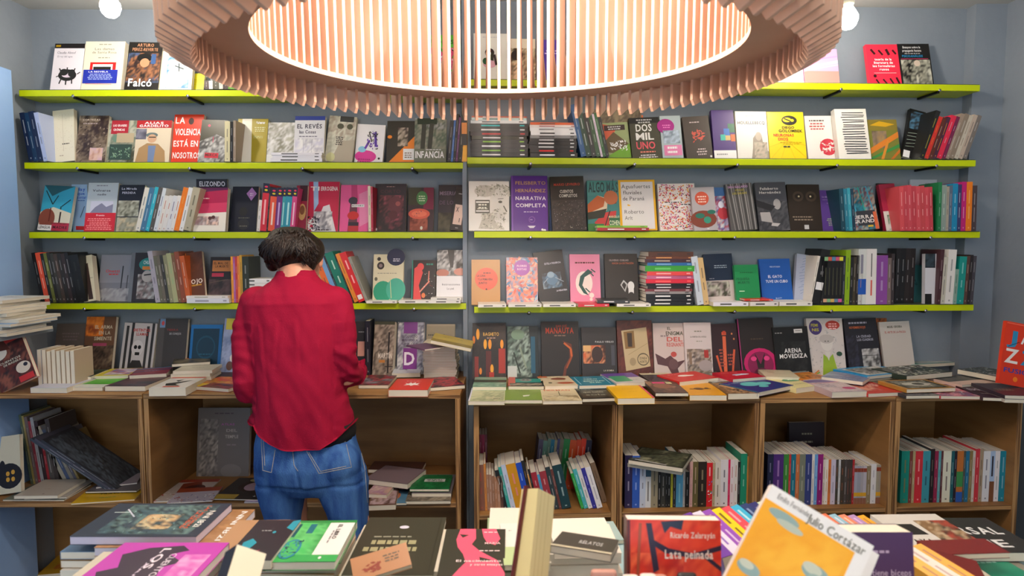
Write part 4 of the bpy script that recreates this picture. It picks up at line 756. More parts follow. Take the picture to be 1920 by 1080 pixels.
# right lowest shelf
face('R4', 884, 938, 487, 'b98850', 'e 52 43 40 0 d8553c;b 34 36 4.5 30 322 LA LUNA;b 48 44 4.5 52 322 Y LA PRIMAVERA;b 40 52 4.5 30 322 JUNTO;d 54 30 2 30 422;e 52 66 3 0 322', 'kraft brown book with red disc title', t=.02)
face('R4', 950, 1009, 483, 'd87a68', 'n 0 0 100 100 e08878 6a90b8 e8a088 c86058 88a8c8 f0b8a0;c 2 2 98 98 120 9 d86858 5a88b0 e8b8a0 a8c0d0 e88a70;e 50 22 26 0 a860b0;b 50 18 4 32 ecd FLORES;b 50 25 4 30 ecd ROTAS', 'coral and blue paisley book with mauve disc', t=.024)
face('R4', 1012, 1068, 474, '26292e', 'n 20 42 84 72 333840 5a7a94 262a30 8aa0b0;e 52 54 20 12 5c7c98;e 50 46 12 6 8aa4b8;l 24 60 40 52 2 9ab;l 64 52 90 62 2 9ab;b 62 24 3.5 56 bbc ESTELA FIGUEROA;b 80 78 3 36 dde LA FORASTERA', 'slate black book with blue crab', roll=-7, t=.012)
face('R4', 1070, 1127, 477, 'e088a8', 'd 50 17 3 84 633;e 46 58 28 24 ecdcd4;p 24504c 60 30 76 36 48 46 40 62 60 82 44 78 28 62 34 44;l 60 32 78 44 4 24504c;l 70 30 84 36 4 24504c;e 70 82 8 5 ecdcd4;e 68 90 5 3 ecdcd4;l 50 68 64 76 4 24504c', 'pink book with dark green scorpion', t=.018)
face('R4', 1136, 1198, 476, '2a2422', 'b 44 13 3.5 60 a99 OLIVERIO COELHO;b 56 19 3.5 66 b86040 HACIA LA EXTINCIÓN;p bbb 46 62 56 52 68 60 60 76;p 2a2422 50 62 57 56 64 62 58 72;e 78 64 10 9 ddd;r 70 68 86 80 ddd;e 78 80 8 4 2a2422', 'black-brown book with two white drawn figures', t=.02)
for a, c, cv, an in ((897, 950, 'e8e4dc', 'below kraft book'), (954, 1016, 'e6e2dc', 'below paisley book'), (1018, 1079, 'e8e6de', 'below crab book'), (1083, 1142, 'd83a4a', 'below pink book'), (1156, 1221, 'e8e4de', 'below the black-brown book')):
    stack('R4', a, c, 570, '%s,6' % cv, an, d=.185, w=.14, yaw=RNG.uniform(-2, 2))
stack('R4', 1120, 1182, 566, '3c3e40,6', 'across two white ones', d=.18, w=.12, zb=.014, yaw=-4)
stack('R4', 1210, 1300, 570, '1c1c1e,7,ddd 232326,7,eee 1c1c1e,8,eee 9a9494,5,333 7a3a40,5,ddd 2a2022,6,ddd 161616,5,ddd e02840,8,f66 c86a94,7,fcd e84848,8,faa 38a030,11,6c6 2a6aa8,6,8bd 4a2c34,7,ba9 6a3a24,5,ea6 5c3a2c,9,433', 'holding a thick green spine', w=.14, jit=4)
run('R4', 1308, 'ccd8e4,12,481,889 d8b880,10,484,654', 481, -9, 'leaning on the tall flat stack')
face('R4', 1327, 1381, 477, '172a44', 'r 0 54 100 100 d0c4c0;n 4 56 82 86 443 a99 ccb 665;d 56 24 1.8 50 abc;d 56 28 1.8 60 abc;d 22 50 1.6 20 99a', 'navy over white book with ruin photograph', roll=-2)
face('R4', 1382, 1427, 497, '1c8c50', 'b 34 36 6 56 165c38 PEQUEÑA;b 36 45 6 50 165c38 MUERTE;r 14 66 36 68 cec;d 50 20 2 60 163', 'green book with dark title', roll=-1, d=.11)
face('R4', 1430, 1488, 486, '1f5cb4', 'b 50 18 3 34 cdf PABLO KATCHADJIAN;b 48 40 6 46 eef EL GATO;b 52 51 6 72 eef TUVE UN CUBO;b 54 89 3 20 cdf BLATT', 'bright blue book with white capitals', roll=-1, t=.014)
for a, c, cv, an in ((1337, 1406, 'eceaf2', 'below navy book'), (1407, 1459, 'e8e2dc', 'below green book'), (1461, 1523, 'eae6dc', 'below blue book')): stack('R4', a, c, 570, '%s,8' % cv, an, d=.18, w=.14, yaw=RNG.uniform(-1, 1))
stack('R4', 1395, 1450, 564, 'd8402c,3', 'thin red, near the blue book', d=.16, w=.10, zb=.020)
face('R4', 1489, 1513, 478, 'aab4cc', ';'.join('l %d %d %d %d 2.5 667aa4' % (20 + RNG.randint(0, 30), 10 + i * 6, 60 + RNG.randint(0, 30), 6 + i * 6) for i in range(13)), 'pale lavender book with grass strokes', roll=8, t=.02)
run('R4', 1516, 'e2dcd0,5,480 181818,17,468,,r_10_60_90_74_eee|r_34_40_66_46_666', 470, 9, 'black with white label patch')
C5 = '181818,7,480,,r_0_2_100_10_%s|r_0_88_100_95_%s|r_34_24_60_80_443'
run('R4', 1537, '2a2828,6,482 ' + ' '.join(C5 % (a, b) for a, b in (('8b8', 'da8'), ('c85a48', '8b8'), ('58a', 'd8b060'), ('d85a78', '68a'), ('e8e040', 'd8609a'))) + ' 2a3038,5,480 8cb418,9,469,463 ', 470, 0, 'black spines with coloured tips')
run('R4', 1592, '222,6,482 443c2c,5,482 2a2424,6 6a2a34,7,480 - ,3'.replace('- ,3', ''), 480, 0, 'dark, left of the white tome')
run('R4', 1608, 'd8dcd8,15,467,,r_0_54_100_82_2458b4|r_30_10_60_44_889 e8e4e0,19,467,,r_46_8_56_50_666|r_44_56_60_84_d86058 8a4a9c,21,479,bac 7a6a64,7,484 3a3234,6,476,aaa', 467, -1, 'with thick white and magenta spines')
run('R4', 1677, '222022,9,466 1c1c1e,9,466 2a2222,9,466 241c1c,9,466', 466, 0, 'tall and black behind the teal book', d=.07, depth=.06)
face('R4', 1681, 1733, 497, '3a7074', 'd 28 22 3 34 1a3c40;d 36 29 3 44 1a3c40;b 44 42 6 58 16363c WERNER;b 48 51 6 58 16363c HERZOG;r 14 64 32 66 ded;n 14 72 46 90 2a5458 3a7074 1c4448', 'teal WERNER HERZOG book before black ones', roll=0, t=.012, lean=6)
face('R4', 1734, 1755, 476, 'd8d8de', 'r 0 0 90 28 182028;r 0 80 60 100 181818;n 0 0 86 26 182028 3a4a54', 'white and black narrow book right of teal one', d=.12, lean=3, t=.02)
run('R4', 1756, '4a2a30,7,468,baa c8c4b4,8,482 e8e4de,15,468,888 8aa89a,7,505,354 18948a,13,481,bdd 5a4038,6,480,cba 2a2426,6,478 444048,6,480', 478, 2, 'at the right end, turquoise one included')

# left counter: books standing against the wall
face('LC', 97, 152, 607, '5f5650', 'd 50 20 3 60 766 3;r 0 90 100 100 4a4440', 'dim taupe book, leftmost against the wall')
face('LC', 152, 208, 594, '6a4c38', 'n 0 0 60 34 d06820 e88830 8a4020;n 0 50 100 100 2a2220 6a5848 3a2c28 8a7860;b 62 18 6 60 c8bca4 EL ARMA;b 66 28 6 40 c8bca4 EN LA;b 62 38 6 60 c8bca4 SIMIENTE;r 30 46 76 51 a84a68', 'orange and brown book of leafy battle scene', t=.018)
face('LC', 222, 284, 607, 'b8b4b4', 'r 8 6 16 100 333;r 24 0 32 100 2a2a2c;r 70 6 78 100 333;r 86 0 94 100 2a2a2c;e 48 50 18 16 c8c4c4;e 42 48 5 4 111;e 54 48 5 4 111;r 42 58 56 64 222;p 2a2828 20 100 36 74 60 74 80 100;b 56 14 5.5 52 b83a34 DISTINTOS;b 58 22 5.5 36 b83a34 LLAMAS', 'black and white striped skeleton book', roll=2, t=.018)
face('LC', 289, 345, 598, '3a3634', 'r 0 0 22 100 4c4846;r 6 0 24 16 6a8ab0;e 16 8 5 4 b44;b 50 20 3.5 40 8a3a34 TIERRA;b 60 27 3.5 40 aaa DE CONEJOS', 'charcoal book with small red and white title')
face('LC', 352, 412, 609, '1f6cac', 'r 8 8 90 94 16384c;e 50 46 30 24 1e4e64;e 50 46 26 20 16384c;d 50 60 2 40 2a6a80', 'bright blue framed dark book')
face('LC', 411, 446, 598, '8a96bc', 'r 10 0 100 26 c8bc40;n 0 20 100 100 8a96bc a4b0d0 7888ac;e 60 38 18 9 5a4a58;e 60 38 10 5 c88;e 64 70 16 7 e0d8d0;e 50 84 18 8 6a4a40', 'lilac illustrated children book beside the sleeve', roll=2)
face('LC', 655, 683, 603, '222024', 'r 50 38 96 66 c89080;d 70 20 2 40 999', 'dark book with pink panel beside sleeve')
run('LC', 686, '242430,9,602', 602, 0, 'dark spine beside the sepia book', d=.10, depth=.09)
face('LC', 697, 736, 603, '7a6c60', 'n 0 0 100 100 9a8c7c 4a4038 b8a898 6a5c50;l 74 20 76 96 8 2a2422;l 60 84 100 84 4 2a2422;b 60 64 9 70 dcd4c8 MARTÍN;r 30 72 60 77 b87838;r 0 0 100 6 443', 'sepia street photograph book', t=.036, yaw=-6)
face('LC', 744, 794, 604, 'a8a4ae', 'n 0 0 100 100 ccc 667 aab 445 ddd;r 22 0 74 22 7a3a88;b 46 28 4.5 60 4a3a54 EL DEFECTO;b 46 35 4.5 60 4a3a54 MUSEO DE LA;b 46 42 4.5 60 4a3a54 REVOLUCIÓN;r 22 50 74 98 7a2c84;b 48 70 24 44 e4dce8 D;d 48 92 3 24 cbd', 'grey photo book with white letter D on purple', t=.02)
face('LC', 798, 852, 608, '8c8068', 'd 36 22 3 60 443;r 0 0 100 4 9a8c74', 'beige book behind the cream stack')
# right counter: row against the wall
face('RC', 886, 949, 606, '2a2422', 'n 0 0 100 100 1c1614 2c2420 3a2c24;r 40 50 56 100 5a1814;r 78 46 98 90 b03020;r 6 60 18 100 8a2418;e 16 20 5 10 f0a020;e 38 38 5 9 f0a828;e 52 38 5 9 f09820;e 88 38 5 8 f09820;e 58 82 5 8 f0a828;e 24 86 4 6 e88818;r 50 88 64 100 b83020;e 4 30 4 7 d87818;b 56 20 6 48 d8a848 BAGHETO;d 56 27 2 30 a87', 'black book with burning red candles', t=.018)
face('RC', 952, 1010, 612, '4a5c50', 'n 0 0 100 100 6a8478 2c3a34 a8c0b4 1c2826 5a7468;p 18282c 70 0 100 0 100 100 80 100;r 76 20 90 90 1c5c78;e 34 16 22 10 7a9880;l 40 40 60 80 6 8a9c88;l 20 50 40 90 5 2a3830;r 0 76 30 100 ccd4d0', 'glossy green forest book in plastic wrap', t=.018)
face('RC', 1016, 1087, 603, '1f1715', 'b 50 16 10 76 c8401c MANAUTA;b 54 8 4 30 a83818 JUAN JOSÉ;d 50 25 2 40 865;p 6a2c14 56 34 80 40 84 60 78 70 66 84 62 100 54 100 60 80 74 64 74 46;l 60 38 78 48 5 c86020;l 78 48 80 62 5 c85c20;l 80 62 66 82 4 a04818', 'black MANAUTA book with orange profile', t=.02)
face('RC', 1092, 1158, 614, '2e2a2c', 'n 4 36 68 72 d86030 e8a070 5a2c1c 2c1c18;r 4 36 26 48 e8b878;e 44 54 16 16 3a2420;r 84 36 94 76 4a4a54;b 66 29 3.5 54 bbb PAULO VIRILIO;b 76 86 3 30 bba LA BOMBA', 'black book with small orange photograph', t=.016)
face('RC', 1160, 1226, 601, '5a261c', 'n 0 0 100 100 6a2c20 4a1c14 7a3828;p c4b088 12 18 84 12 92 80 22 88;p 8a6838 18 20 48 18 50 48 22 50;p 3c2c20 28 22 42 22 42 46 30 46;e 72 68 17 11 5c5440;e 72 68 15 9 c4b088;b 72 66 4 22 5c5440 ZONDA;b 72 72 4 20 5c5440 NORTE;e 42 72 9 7 a89470;e 90 94 5 3 aab;l 30 60 86 40 .8 8a7850', 'dark wood book with stamped old letter', t=.022)
face('RC', 1228, 1290, 606, 'cfc0bc', 'b 50 10 5 12 443 EL;b 66 19 7 54 554 ENIGMA;b 66 30 8 50 c85a50 DEL;b 68 40 7 56 c85a50 REGNANTE;d 34 24 3 30 988;p 5c3c40 4 56 34 66 50 60 70 72 96 68 70 84 78 100 50 92 40 80 10 76;e 60 58 9 5 c05048;e 58 76 14 10 6a4a4c', 'pale pink book with dark winged bird', t=.018)
face('RC', 1287, 1338, 605, 'd2c8c8', 'd 52 16 2 40 887;b 52 26 2.6 60 554 LA AVENTURA DE LA NOVELA;d 54 34 1.5 30 998;n 6 48 96 92 6a5c50 b8a898 4a4040 d0c4bc;r 70 50 86 64 a83430;e 74 78 26 10 a89c9c;r 14 54 24 76 8a7460', 'white book with living room photograph', t=.014)
face('RC', 1337, 1390, 608, '331c22', 'r 44 16 60 22 d85a38;l 52 24 46 98 12 e06a44;l 20 60 34 98 7 d8603c;l 84 50 70 98 7 d8603c;r 48 14 58 20 c84830;e 80 20 3 2 d85;e 86 30 3 2 d85;d 38 50 3 20 a54 6;d 68 60 3 20 a54 4', 'maroon book with orange glass bottles', roll=-2)
face('RC', 1392, 1460, 598, '28201f', 'e 54 78 46 26 c8206c;e 54 80 36 22 8a1a50;p 28201f 40 60 54 80 68 60 60 100 48 100;e 36 70 8 4 e04088;e 72 70 8 4 e04088;r 0 0 3 100 a03070;d 50 36 2 40 543;e 54 96 20 10 5a1838', 'black book with magenta mirrored head', roll=-2, t=.018)
face('RC', 1458, 1524, 614, '161616', 'n 20 30 90 90 161616 2c2c2c 141414;b 52 48 8.5 50 f0f0f0 ARENA;b 52 59 8.5 80 f0f0f0 MOVEDIZA;d 16 12 2 24 999;r 60 5 84 13 ddd;r 64 8 80 9 333;d 84 92 2 16 ccc;d 40 95 3 8 bbb', 'black ARENA MOVEDIZA book', roll=-2)
face('RC', 1520, 1588, 597, 'd8d0cc', 'c 4 4 96 96 90 4 bbb aaa c8c0bc;e 24 16 18 13 4a3c78;b 22 12 5 20 c8c040 FEMI;b 24 20 5 20 c8c040 NIS;e 72 12 20 8 c04438;d 72 10 2 26 fcc 3;e 52 42 17 15 e4ded8;e 52 36 20 8 c4bcb8;l 46 40 50 40 2 443;l 54 40 58 40 2 443;p 9cbc3c 34 98 40 62 54 70 66 62 78 98;p e0dcd4 44 58 60 58 54 74;e 84 62 8 4 354;l 8 98 24 90 4 d84;l 10 99 26 93 3 8b4;l 84 90 96 98 4 d84', 'white doodle book with bearded man in green', t=.018)
face('RC', 1630, 1660, 597, 'c06a30', 'n 0 0 100 60 2a2020 c87038 4a2c20', 'orange-black sliver of a book behind navy one', d=.06, lean=6)
face('RC', 1594, 1656, 598, '26262e', 'd 42 8 3 56 aab;b 40 16 4 50 c86838 NOVIEMBRE ROJO;b 56 32 4 44 bbc LA CIUDAD;b 54 38 4 60 bbc DE LOS CUADROS;n 44 54 96 96 ddd 888 ccc 444;n 0 30 34 100 26262e 3a3a4c 1c1c24;l 44 66 96 66 1.5 333', 'dark navy book with photo collage', roll=-2, t=.018)
face('RC', 1661, 1718, 604, 'cdc6bf', 'b 50 10 4 50 554 MIGUEL CERDEIRA;b 50 20 4 70 b85850 EL ARTE DE LA PAUSA;b 62 88 2.5 14 666 BLATT;r 0 0 100 2 dad4cc', 'plain off-white book with red title', roll=-2, t=.014)
# ---- right counter, lying front row (left to right), then the row behind
F0 = .0
def LR(xl, yl, xr, yr, cv, art, ds, **k): lay('RC', xl, yl, xr, yr, cv, art, ds, **k)
LR(878, 752, 946, 752, 'c2c49c', 'n 2 2 98 98 c8caa4 a4ac84 8a9474 d0cca8;l 10 30 90 50 1.5 787;l 6 70 80 40 1.5 787;b 78 84 6 20 554 MAPA;r 0 0 4 100 dde', 'pale green map booklet at left end, front row', t=.014, depth=.2)
LR(944, 750, 1017, 750, '7a9440', 'd 50 14 4 50 453;p dcdccc 50 66 70 62 66 72 52 76;b 50 30 6 40 55702c VERDE', 'olive green booklet, front row', t=.013, depth=.2)
LR(1018, 752, 1092, 751, 'cdbf9e', 'b 50 20 10 72 c8603c HERMAN;l 20 50 80 52 2 665;l 52 30 50 60 2 554;n 4 60 96 98 b8a880 d4c8a8 887858', 'cream book titled HERMAN, front row', t=.012, depth=.2)
LR(1092, 748, 1158, 746, '2c2822', 'n 4 6 96 96 2c2822 4a443a 1c1a18;t 30 24 12 40 bba la mano;t 50 48 12 60 bba que habla;t 50 70 12 60 aa9 sola', 'dark brown booklet with chalk writing', t=.012, depth=.19)
LR(1158, 747, 1228, 746, 'eab410', 'd 50 30 2 40 c90;d 60 50 2 30 c90;r 94 0 100 100 d8506c', 'plain yellow book, front row', t=.022, depth=.2)
LR(1229, 737, 1291, 737, '3c2c2c', 'n 0 0 100 100 3c2a2a 6a4c40 2a2020 a88068;e 44 44 30 20 8a5c48;r 20 10 60 24 d83878;r 64 10 82 26 cc9', 'brown portrait book with pink title on white pile', t=.012, depth=.2, zb=.018)
LR(1293, 741, 1363, 741, 'dd9a18', 'l 20 52 80 50 7 5a3810;e 46 50 14 9 5a3810;e 70 46 6 6 5a3810', 'ochre yellow book with small aeroplane', t=.02, depth=.2)
LR(1365, 738, 1424, 737, '8a6848', 'n 0 0 100 100 a07850 4a3828 c8a078 2c241c;e 50 40 30 20 c89868', 'brown woodland picture book, front row', t=.022, depth=.2)
LR(1420, 736, 1488, 722, '1c2c78', 'e 44 40 20 18 5cc0c4;e 66 52 18 14 5cc0c4;e 50 70 10 9 5cc0c4;b 30 16 5 50 8ac LEYENDAS;r 0 0 2 100 4a9', 'deep blue book with cyan fish, turned', t=.016, depth=.17, zb=.008)
LR(1493, 728, 1556, 720, 'ddd29a', 'd 30 10 3 40 887;e 60 40 30 12 3c8a5c;d 60 38 4 30 dec;d 50 70 2 60 aa8 2', 'cream yellow book with green badge', t=.02, depth=.19)
LR(1560, 735, 1626, 733, 'b8a4ac', 'n 0 0 100 100 b8a4ac d0bcc0 98889c;r 0 0 100 24 6a5890;l 0 34 100 20 4 c87080;e 74 74 18 9 c04878;d 34 60 3 40 889', 'mauve book with pink seal on white pile', t=.022, depth=.2)
LR(1628, 738, 1698, 735, 'c03a34', 'n 0 20 60 80 e0a088 c03a34 f0c8b0;d 70 30 4 40 fcb 3;l 10 20 90 10 3 e8a090', 'red book with pale cloud picture', t=.014, depth=.2)
LR(1699, 742, 1763, 741, '34343c', 'n 4 4 96 96 34343c 787880 22222a aaa;d 40 84 4 50 99a', 'charcoal scribbled booklet, front row right', t=.012, depth=.17)
LR(1764, 742, 1838, 743, 'c84858', 'n 0 0 100 100 c84858 e8a0b0 904054 6a5c8c;c 4 4 96 96 60 5 eee a35 fbc', 'red and pink patterned booklet', t=.012, depth=.2)
LR(1843, 745, 1925, 748, '3a1c2c', 'b 40 40 14 60 dcd EUGENIA;d 40 70 5 50 988', 'dark plum booklet at far right', t=.012, depth=.22)
LR(1700, 730, 1792, 727, 'b08038', 'r 8 8 92 92 22221e;n 14 14 86 86 2c2c28 8a8878 3a3a34 ccc4b0;e 50 50 28 18 c8c4bc;e 54 50 12 10 332', 'gold framed book with black and white portrait', t=.014, depth=.15, zb=.016)
# behind row
LR(886, 725, 949, 725, '7cb094', 'r 0 30 100 55 2c3830;n 0 56 100 100 8cb49c 5a8474 a8c8b4;l 0 20 100 10 4 d88ca8', 'green banded book, row below the candles', t=.014, depth=.17, zb=.014)
LR(953, 724, 1020, 724, '1c2a2c', 'r 6 20 94 60 2a9084;e 50 34 18 16 8a8a88;e 44 32 4 4 111;e 56 32 4 4 111;r 0 0 20 100 c8584c;n 4 70 96 98 332 a98 554', 'black and teal book with grey monkey face', t=.014, depth=.16, zb=.012)
LR(1022, 724, 1084, 722, 'd2c2a4', 'e 60 30 24 12 8a4a34;e 70 74 26 10 b85a3c;e 24 70 6 5 332;l 60 16 76 44 2 543;l 40 74 98 74 2 543;r 0 0 30 14 c86a40', 'cream insect plate book', t=.014, depth=.17, zb=.012)
LR(1086, 723, 1154, 721, '1b7c98', 'r 8 10 9.5 90 cde;r 90 10 91.5 90 cde;b 50 34 9 40 dfe CERO;b 54 56 10 60 dfe IDENTIDAD;b 54 74 9 36 dfe SUR;d 44 20 3 30 ace', 'teal book with white centred title', t=.014, depth=.16, zb=.014)
LR(1156, 719, 1218, 716, 'c8c4c4', 'r 0 0 100 46 6a4aa0;r 8 30 60 84 4aa078;d 70 70 4 30 999', 'purple and white book with green square', t=.016, depth=.18, zb=.014)
LR(1222, 718, 1280, 717, '2c2a38', 'c 0 0 100 100 20 4 889 c48;r 0 0 100 18 c8bca0;l 30 30 70 50 3 667', 'dark indigo book behind the portrait book', t=.014, depth=.18, zb=.016)
LR(1274, 716, 1347, 708, 'd0302c', 'e 46 40 14 10 f0e0d8;e 58 44 12 7 f0e0d8;d 30 18 3 30 fbb', 'bright red book with white lamb, turned', t=.018, depth=.14, zb=.018)
LR(1336, 718, 1396, 712, '3a3a34', 'n 2 2 98 98 3a3a34 8a8878 22221e bbb', 'dark grey pencil drawing booklet', t=.014, depth=.17, zb=.01)
LR(1374, 711, 1436, 706, 'c01c34', 'e 56 50 26 9 b8c8e8;b 40 20 6 50 f4a0a0 RETRATO;l 34 60 80 50 5 e4e8f4', 'crimson book with pale fish shape', t=.016, depth=.13, zb=.02)
LR(1436, 706, 1500, 708, 'cfc6ac', 'd 30 20 3 40 998;l 30 60 70 50 2 a98;e 30 40 12 10 bcae90', 'cream booklet behind the deep blue book', t=.014, depth=.15, zb=.016)
LR(1506, 712, 1558, 708, 'd07c28', 'n 10 30 90 90 d07c28 6a3c18 e8a048;r 0 0 100 16 8a98a0', 'orange booklet by the man in green', t=.014, depth=.14, zb=.012)
LR(1540, 706, 1618, 716, '8890a8', 'n 0 0 100 100 9098b0 7078a0 a8b0c4;d 50 40 2 50 c66 2;d 60 80 4 50 bbc', 'slate blue marbled booklet', t=.014, depth=.14, zb=.02)
for i, (c, s) in enumerate((('b8482c', 'lowest'), ('2c7c5c', 'middle'), ('2890c8', 'top'))):
    lay('RC', 1618 + i * 4, 716 - i * 5, 1700 + i * 4, 707 - i * 5, 'dcd8d0' if i < 2 else '2c94d0', 'r 10 12 90 90 d8d4cc;n 14 18 86 84 222 aaa 444 ddd;d 50 14 3 70 28a' if i == 2 else '', '%s of three turned series books, %s' % (s, ('red-spined', 'green-spined', 'blue-framed')[i]), t=.0125, zb=.0 + i * .0128, depth=.16, spine=c)
LR(1700, 705, 1786, 697, '2e3a30', 'c 4 4 96 96 170 5 ccc 888 222 555 d8d8c8;d 50 90 4 60 bba', 'dark scribble covered book on white pile', t=.02, depth=.16, zb=.022)
LR(1712, 684, 1812, 678, 'c0c4c0', 'r 0 60 16 100 4a9c84;b 56 60 5 24 777 TRIA;r 0 92 100 100 7ab0a8', 'large grey-white book near the right corner', t=.014, depth=.15, zb=.03)
LR(1795, 692, 1870, 706, '3a4446', 'c 2 2 98 98 160 6 111 bbb 555 2a6a70 ddd', 'black and grey brush stroke book at right', t=.02, depth=.15, zb=.024)
LR(1804, 722, 1880, 716, 'd8b8ac', 'n 0 0 100 60 2c2a2e 444 555;r 0 60 100 100 d8b8ac', 'pinkish pale booklet under the brush strokes', t=.02, depth=.14)
# JAZZ book held upright at the right edge, on its own small stand of books
for i, z in enumerate((0, .014)): lay('RC', 1884, 748 - i * 7, 1960, 750 - i * 7, ('c8c0b8', '3a2c38', 'b8b0a8')[i], 'd 40 50 4 60 887 2', '%s book of the pile under the red JAZZ book' % ('bottom', 'second', 'top')[i], t=.013, zb=z, depth=.2)
B = BR; pz = CZ + .030; u0 = B.sat(1882, .44, pz)
mkbook(B.M @ T(u0 + .055, -.44, pz) @ Rx(-8) @ Ry(11), .15, .235, .016, 'd8381c', None, 'b 24 24 20 34 2a8ab8 J;b 58 22 20 30 eee A;b 26 54 22 40 e8e4e0 Z;b 68 54 22 40 2a8ab8 Z;l 12 40 40 30 1.5 222;b 50 77 7 84 2a3c9c FUSION;e 40 90 6 4 f08020;r 2 2 98 3.5 f06a50', label='red book with big letters J A Z Z at right edge', group='books on the right counter', px=9e4)

# ---- left counter
def LL(xl, yl, xr, yr, cv, art, ds, **k): lay('LC', xl, yl, xr, yr, cv, art, ds, **k)
LL(57, 727, 125, 727, 'c8cadc', 'd 50 40 3 50 aab;r 0 0 100 10 889', 'lavender white book at left, front row', t=.02, depth=.17)
LL(127, 726, 192, 726, 'd8dcd4', 'r 0 0 100 74 4cb030;d 54 30 3 20 2a7;r 0 86 100 100 e4e4dc', 'green and white booklet, front row', t=.014, depth=.2)
LL(196, 724, 272, 724, '4a2430', 'r 0 60 100 100 2c4458;n 0 56 100 100 2c4458 6a3c48 203040;d 60 30 3 40 834', 'dark red and blue book, front row', t=.02, depth=.2)
LL(279, 728, 348, 727, 'dcd8d4', 'r 0 0 100 10 c84030;p 222 20 60 60 40 80 30 50 66 70 80 30 78;p 222 30 30 50 24 44 44;r 30 84 76 92 c84030', 'white book with black brush strokes', t=.03, depth=.19)
LL(352, 723, 428, 729, 'b82c2c', 'r 0 70 30 100 e8c828;n 0 0 100 66 c83030 e8a030 222 d84838;n 30 60 100 100 222 a33 554', 'red and yellow comic booklet', t=.014, depth=.18)
LL(100, 708, 170, 706, '24382c', 'n 2 2 98 98 24382c 3a5044 1c2c24 5a6a5c', 'dark green painted book, row behind', t=.022, depth=.15, zb=.01)
LL(176, 705, 240, 703, 'd8c83c', 'n 20 6 96 90 b8b0d0 e8e0e8 c04858 8890c8', 'yellow edged lilac booklet, row behind', t=.014, depth=.15, zb=.014)
LL(242, 704, 312, 700, '8a3a4c', 'l 0 20 100 0 10 3a8ab4;l 0 60 100 30 8 2c4c88;l 0 90 100 60 6 b84858;d 50 50 3 50 dcd', 'red book with slanting blue streaks', t=.026, depth=.15, zb=.008)
for i, (x, y, cv) in enumerate(((320, 716, 'd8d0bc'), (322, 709, 'ccc4b0'), (320, 702, 'e0d8c4'), (324, 696, 'cfc8b4'))): lay('LC', x, y, x + 74, y - 2, cv, 'd 50 50 4 40 998', '%s book in the cream stack left of the person' % ('bottom', 'second', 'third', 'fourth')[i], t=.013, zb=i * .0132, depth=.13)
LL(322, 683, 394, 678, '4a4638', 'n 4 4 96 96 4a4638 8a8068 2c2a24;r 30 0 80 16 c87030', 'dark patterned book topping the cream stack', t=.012, depth=.13, zb=.053)
LL(398, 708, 445, 706, '2a2628', 'n 0 0 100 100 2a2628 4a2c30 1c1c20', 'black booklet behind the comic booklet', t=.014, depth=.14)
face('LC', 2, 72, 644, 'c23028', 'n 0 10 100 100 2c1c1c 6a2c24 1c1c20 8a5040;e 24 24 26 14 e4dcd0;e 20 24 6 5 222;e 76 70 20 12 dcd0c0;e 84 66 6 4 223;p 5a2c20 0 0 50 0 60 24 0 14;r 56 86 96 98 c42c30;b 50 46 4 60 ccb CUENTOS;b 54 52 4 50 ccb DE MADERA', 'red and brown book with painted wooden eyes', roll=-26, lean=12, d=.42, t=.018)
for i in range(8):
    B = BL; z = CZ; d = .30; u = B.sat(92 + i * 8.6, d, z)
    mkbook(B.M @ T(u, -d, z) @ Rx(0) @ Rz(-90) @ T(0, 0, .0005) , .11, .148 + RNG.uniform(-.003, .004), .0155, 'c4c4cc' if i == 0 else 'bca890', None, 'n 20 14 90 100 ccd 667 aab 99a' if i == 0 else '', label='%s in the row of cream-edged books standing fore-edge out' % (ORD[i] + ' from the left').capitalize().lower(), group='books on the left counter', px=5e3 - i)
def fore(B, px, z, d, h, t, w, cv, lab, roll=0, cedge='e4dcc4'):
    u = B.sat(px, d, z); mkbook(B.M @ T(u, -d + w / 2, z) @ Ry(roll) @ Rz(-90) @ T(0, -t / 2, .0005), w, h, t, cv, None, '', label=lab, group='books on the left counter', px=2e3, pages=cedge)
# right of the person
LL(672, 722, 728, 722, '2c2426', 'n 0 0 100 100 2c2426 a83440 3a3034 8a8a94;l 20 80 90 20 5 c03048', 'dark booklet with red streaks by the cuff', t=.014, depth=.19)
LL(728, 731, 802, 731, 'd8341f', 'p f4ece4 30 40 40 46 44 34 50 44 58 32 58 46 70 38 64 52 72 60 56 58 50 66 44 58 30 62 36 50;d 50 22 3 50 fcb', 'red book with white splash mark', t=.026, depth=.19)
LL(806, 727, 872, 722, '2c2228', 'n 0 0 100 100 2c2228 c83444 3a2c34 1c1a20;l 10 70 90 30 6 c83444', 'dark booklet with red fish at counter end', t=.014, depth=.18)
LL(735, 700, 788, 699, 'd4d8e0', 'l 20 50 80 40 5 334;l 40 44 50 60 3 334', 'white book with thin black gun drawing', t=.018, depth=.15, zb=.004)
ztop = stack('LC', 793, 856, 695, ' '.join(['e0d4bc,5'] * 14), 'beside the letter D book', d=.20, w=.13, spineout=False, jit=3)
lay('LC', 796, 655, 834, 650, '6a4c6a', '', 'mauve book half under the mustard one', t=.006, zb=ztop - CZ, depth=.13)
a_, b_, c_ = ony(808, 655, 2.46), ony(884, 671, 2.46), ony(806, 640, 2.58)
ex = (b_ - a_); w_ = ex.length; ex.normalize(); ez = c_ - a_; ez = (ez - ex * ez.dot(ex)).normalized(); ey = ez.cross(ex); o_ = a_ + ex * w_ / 2; o_.z = ztop + .03 - .01
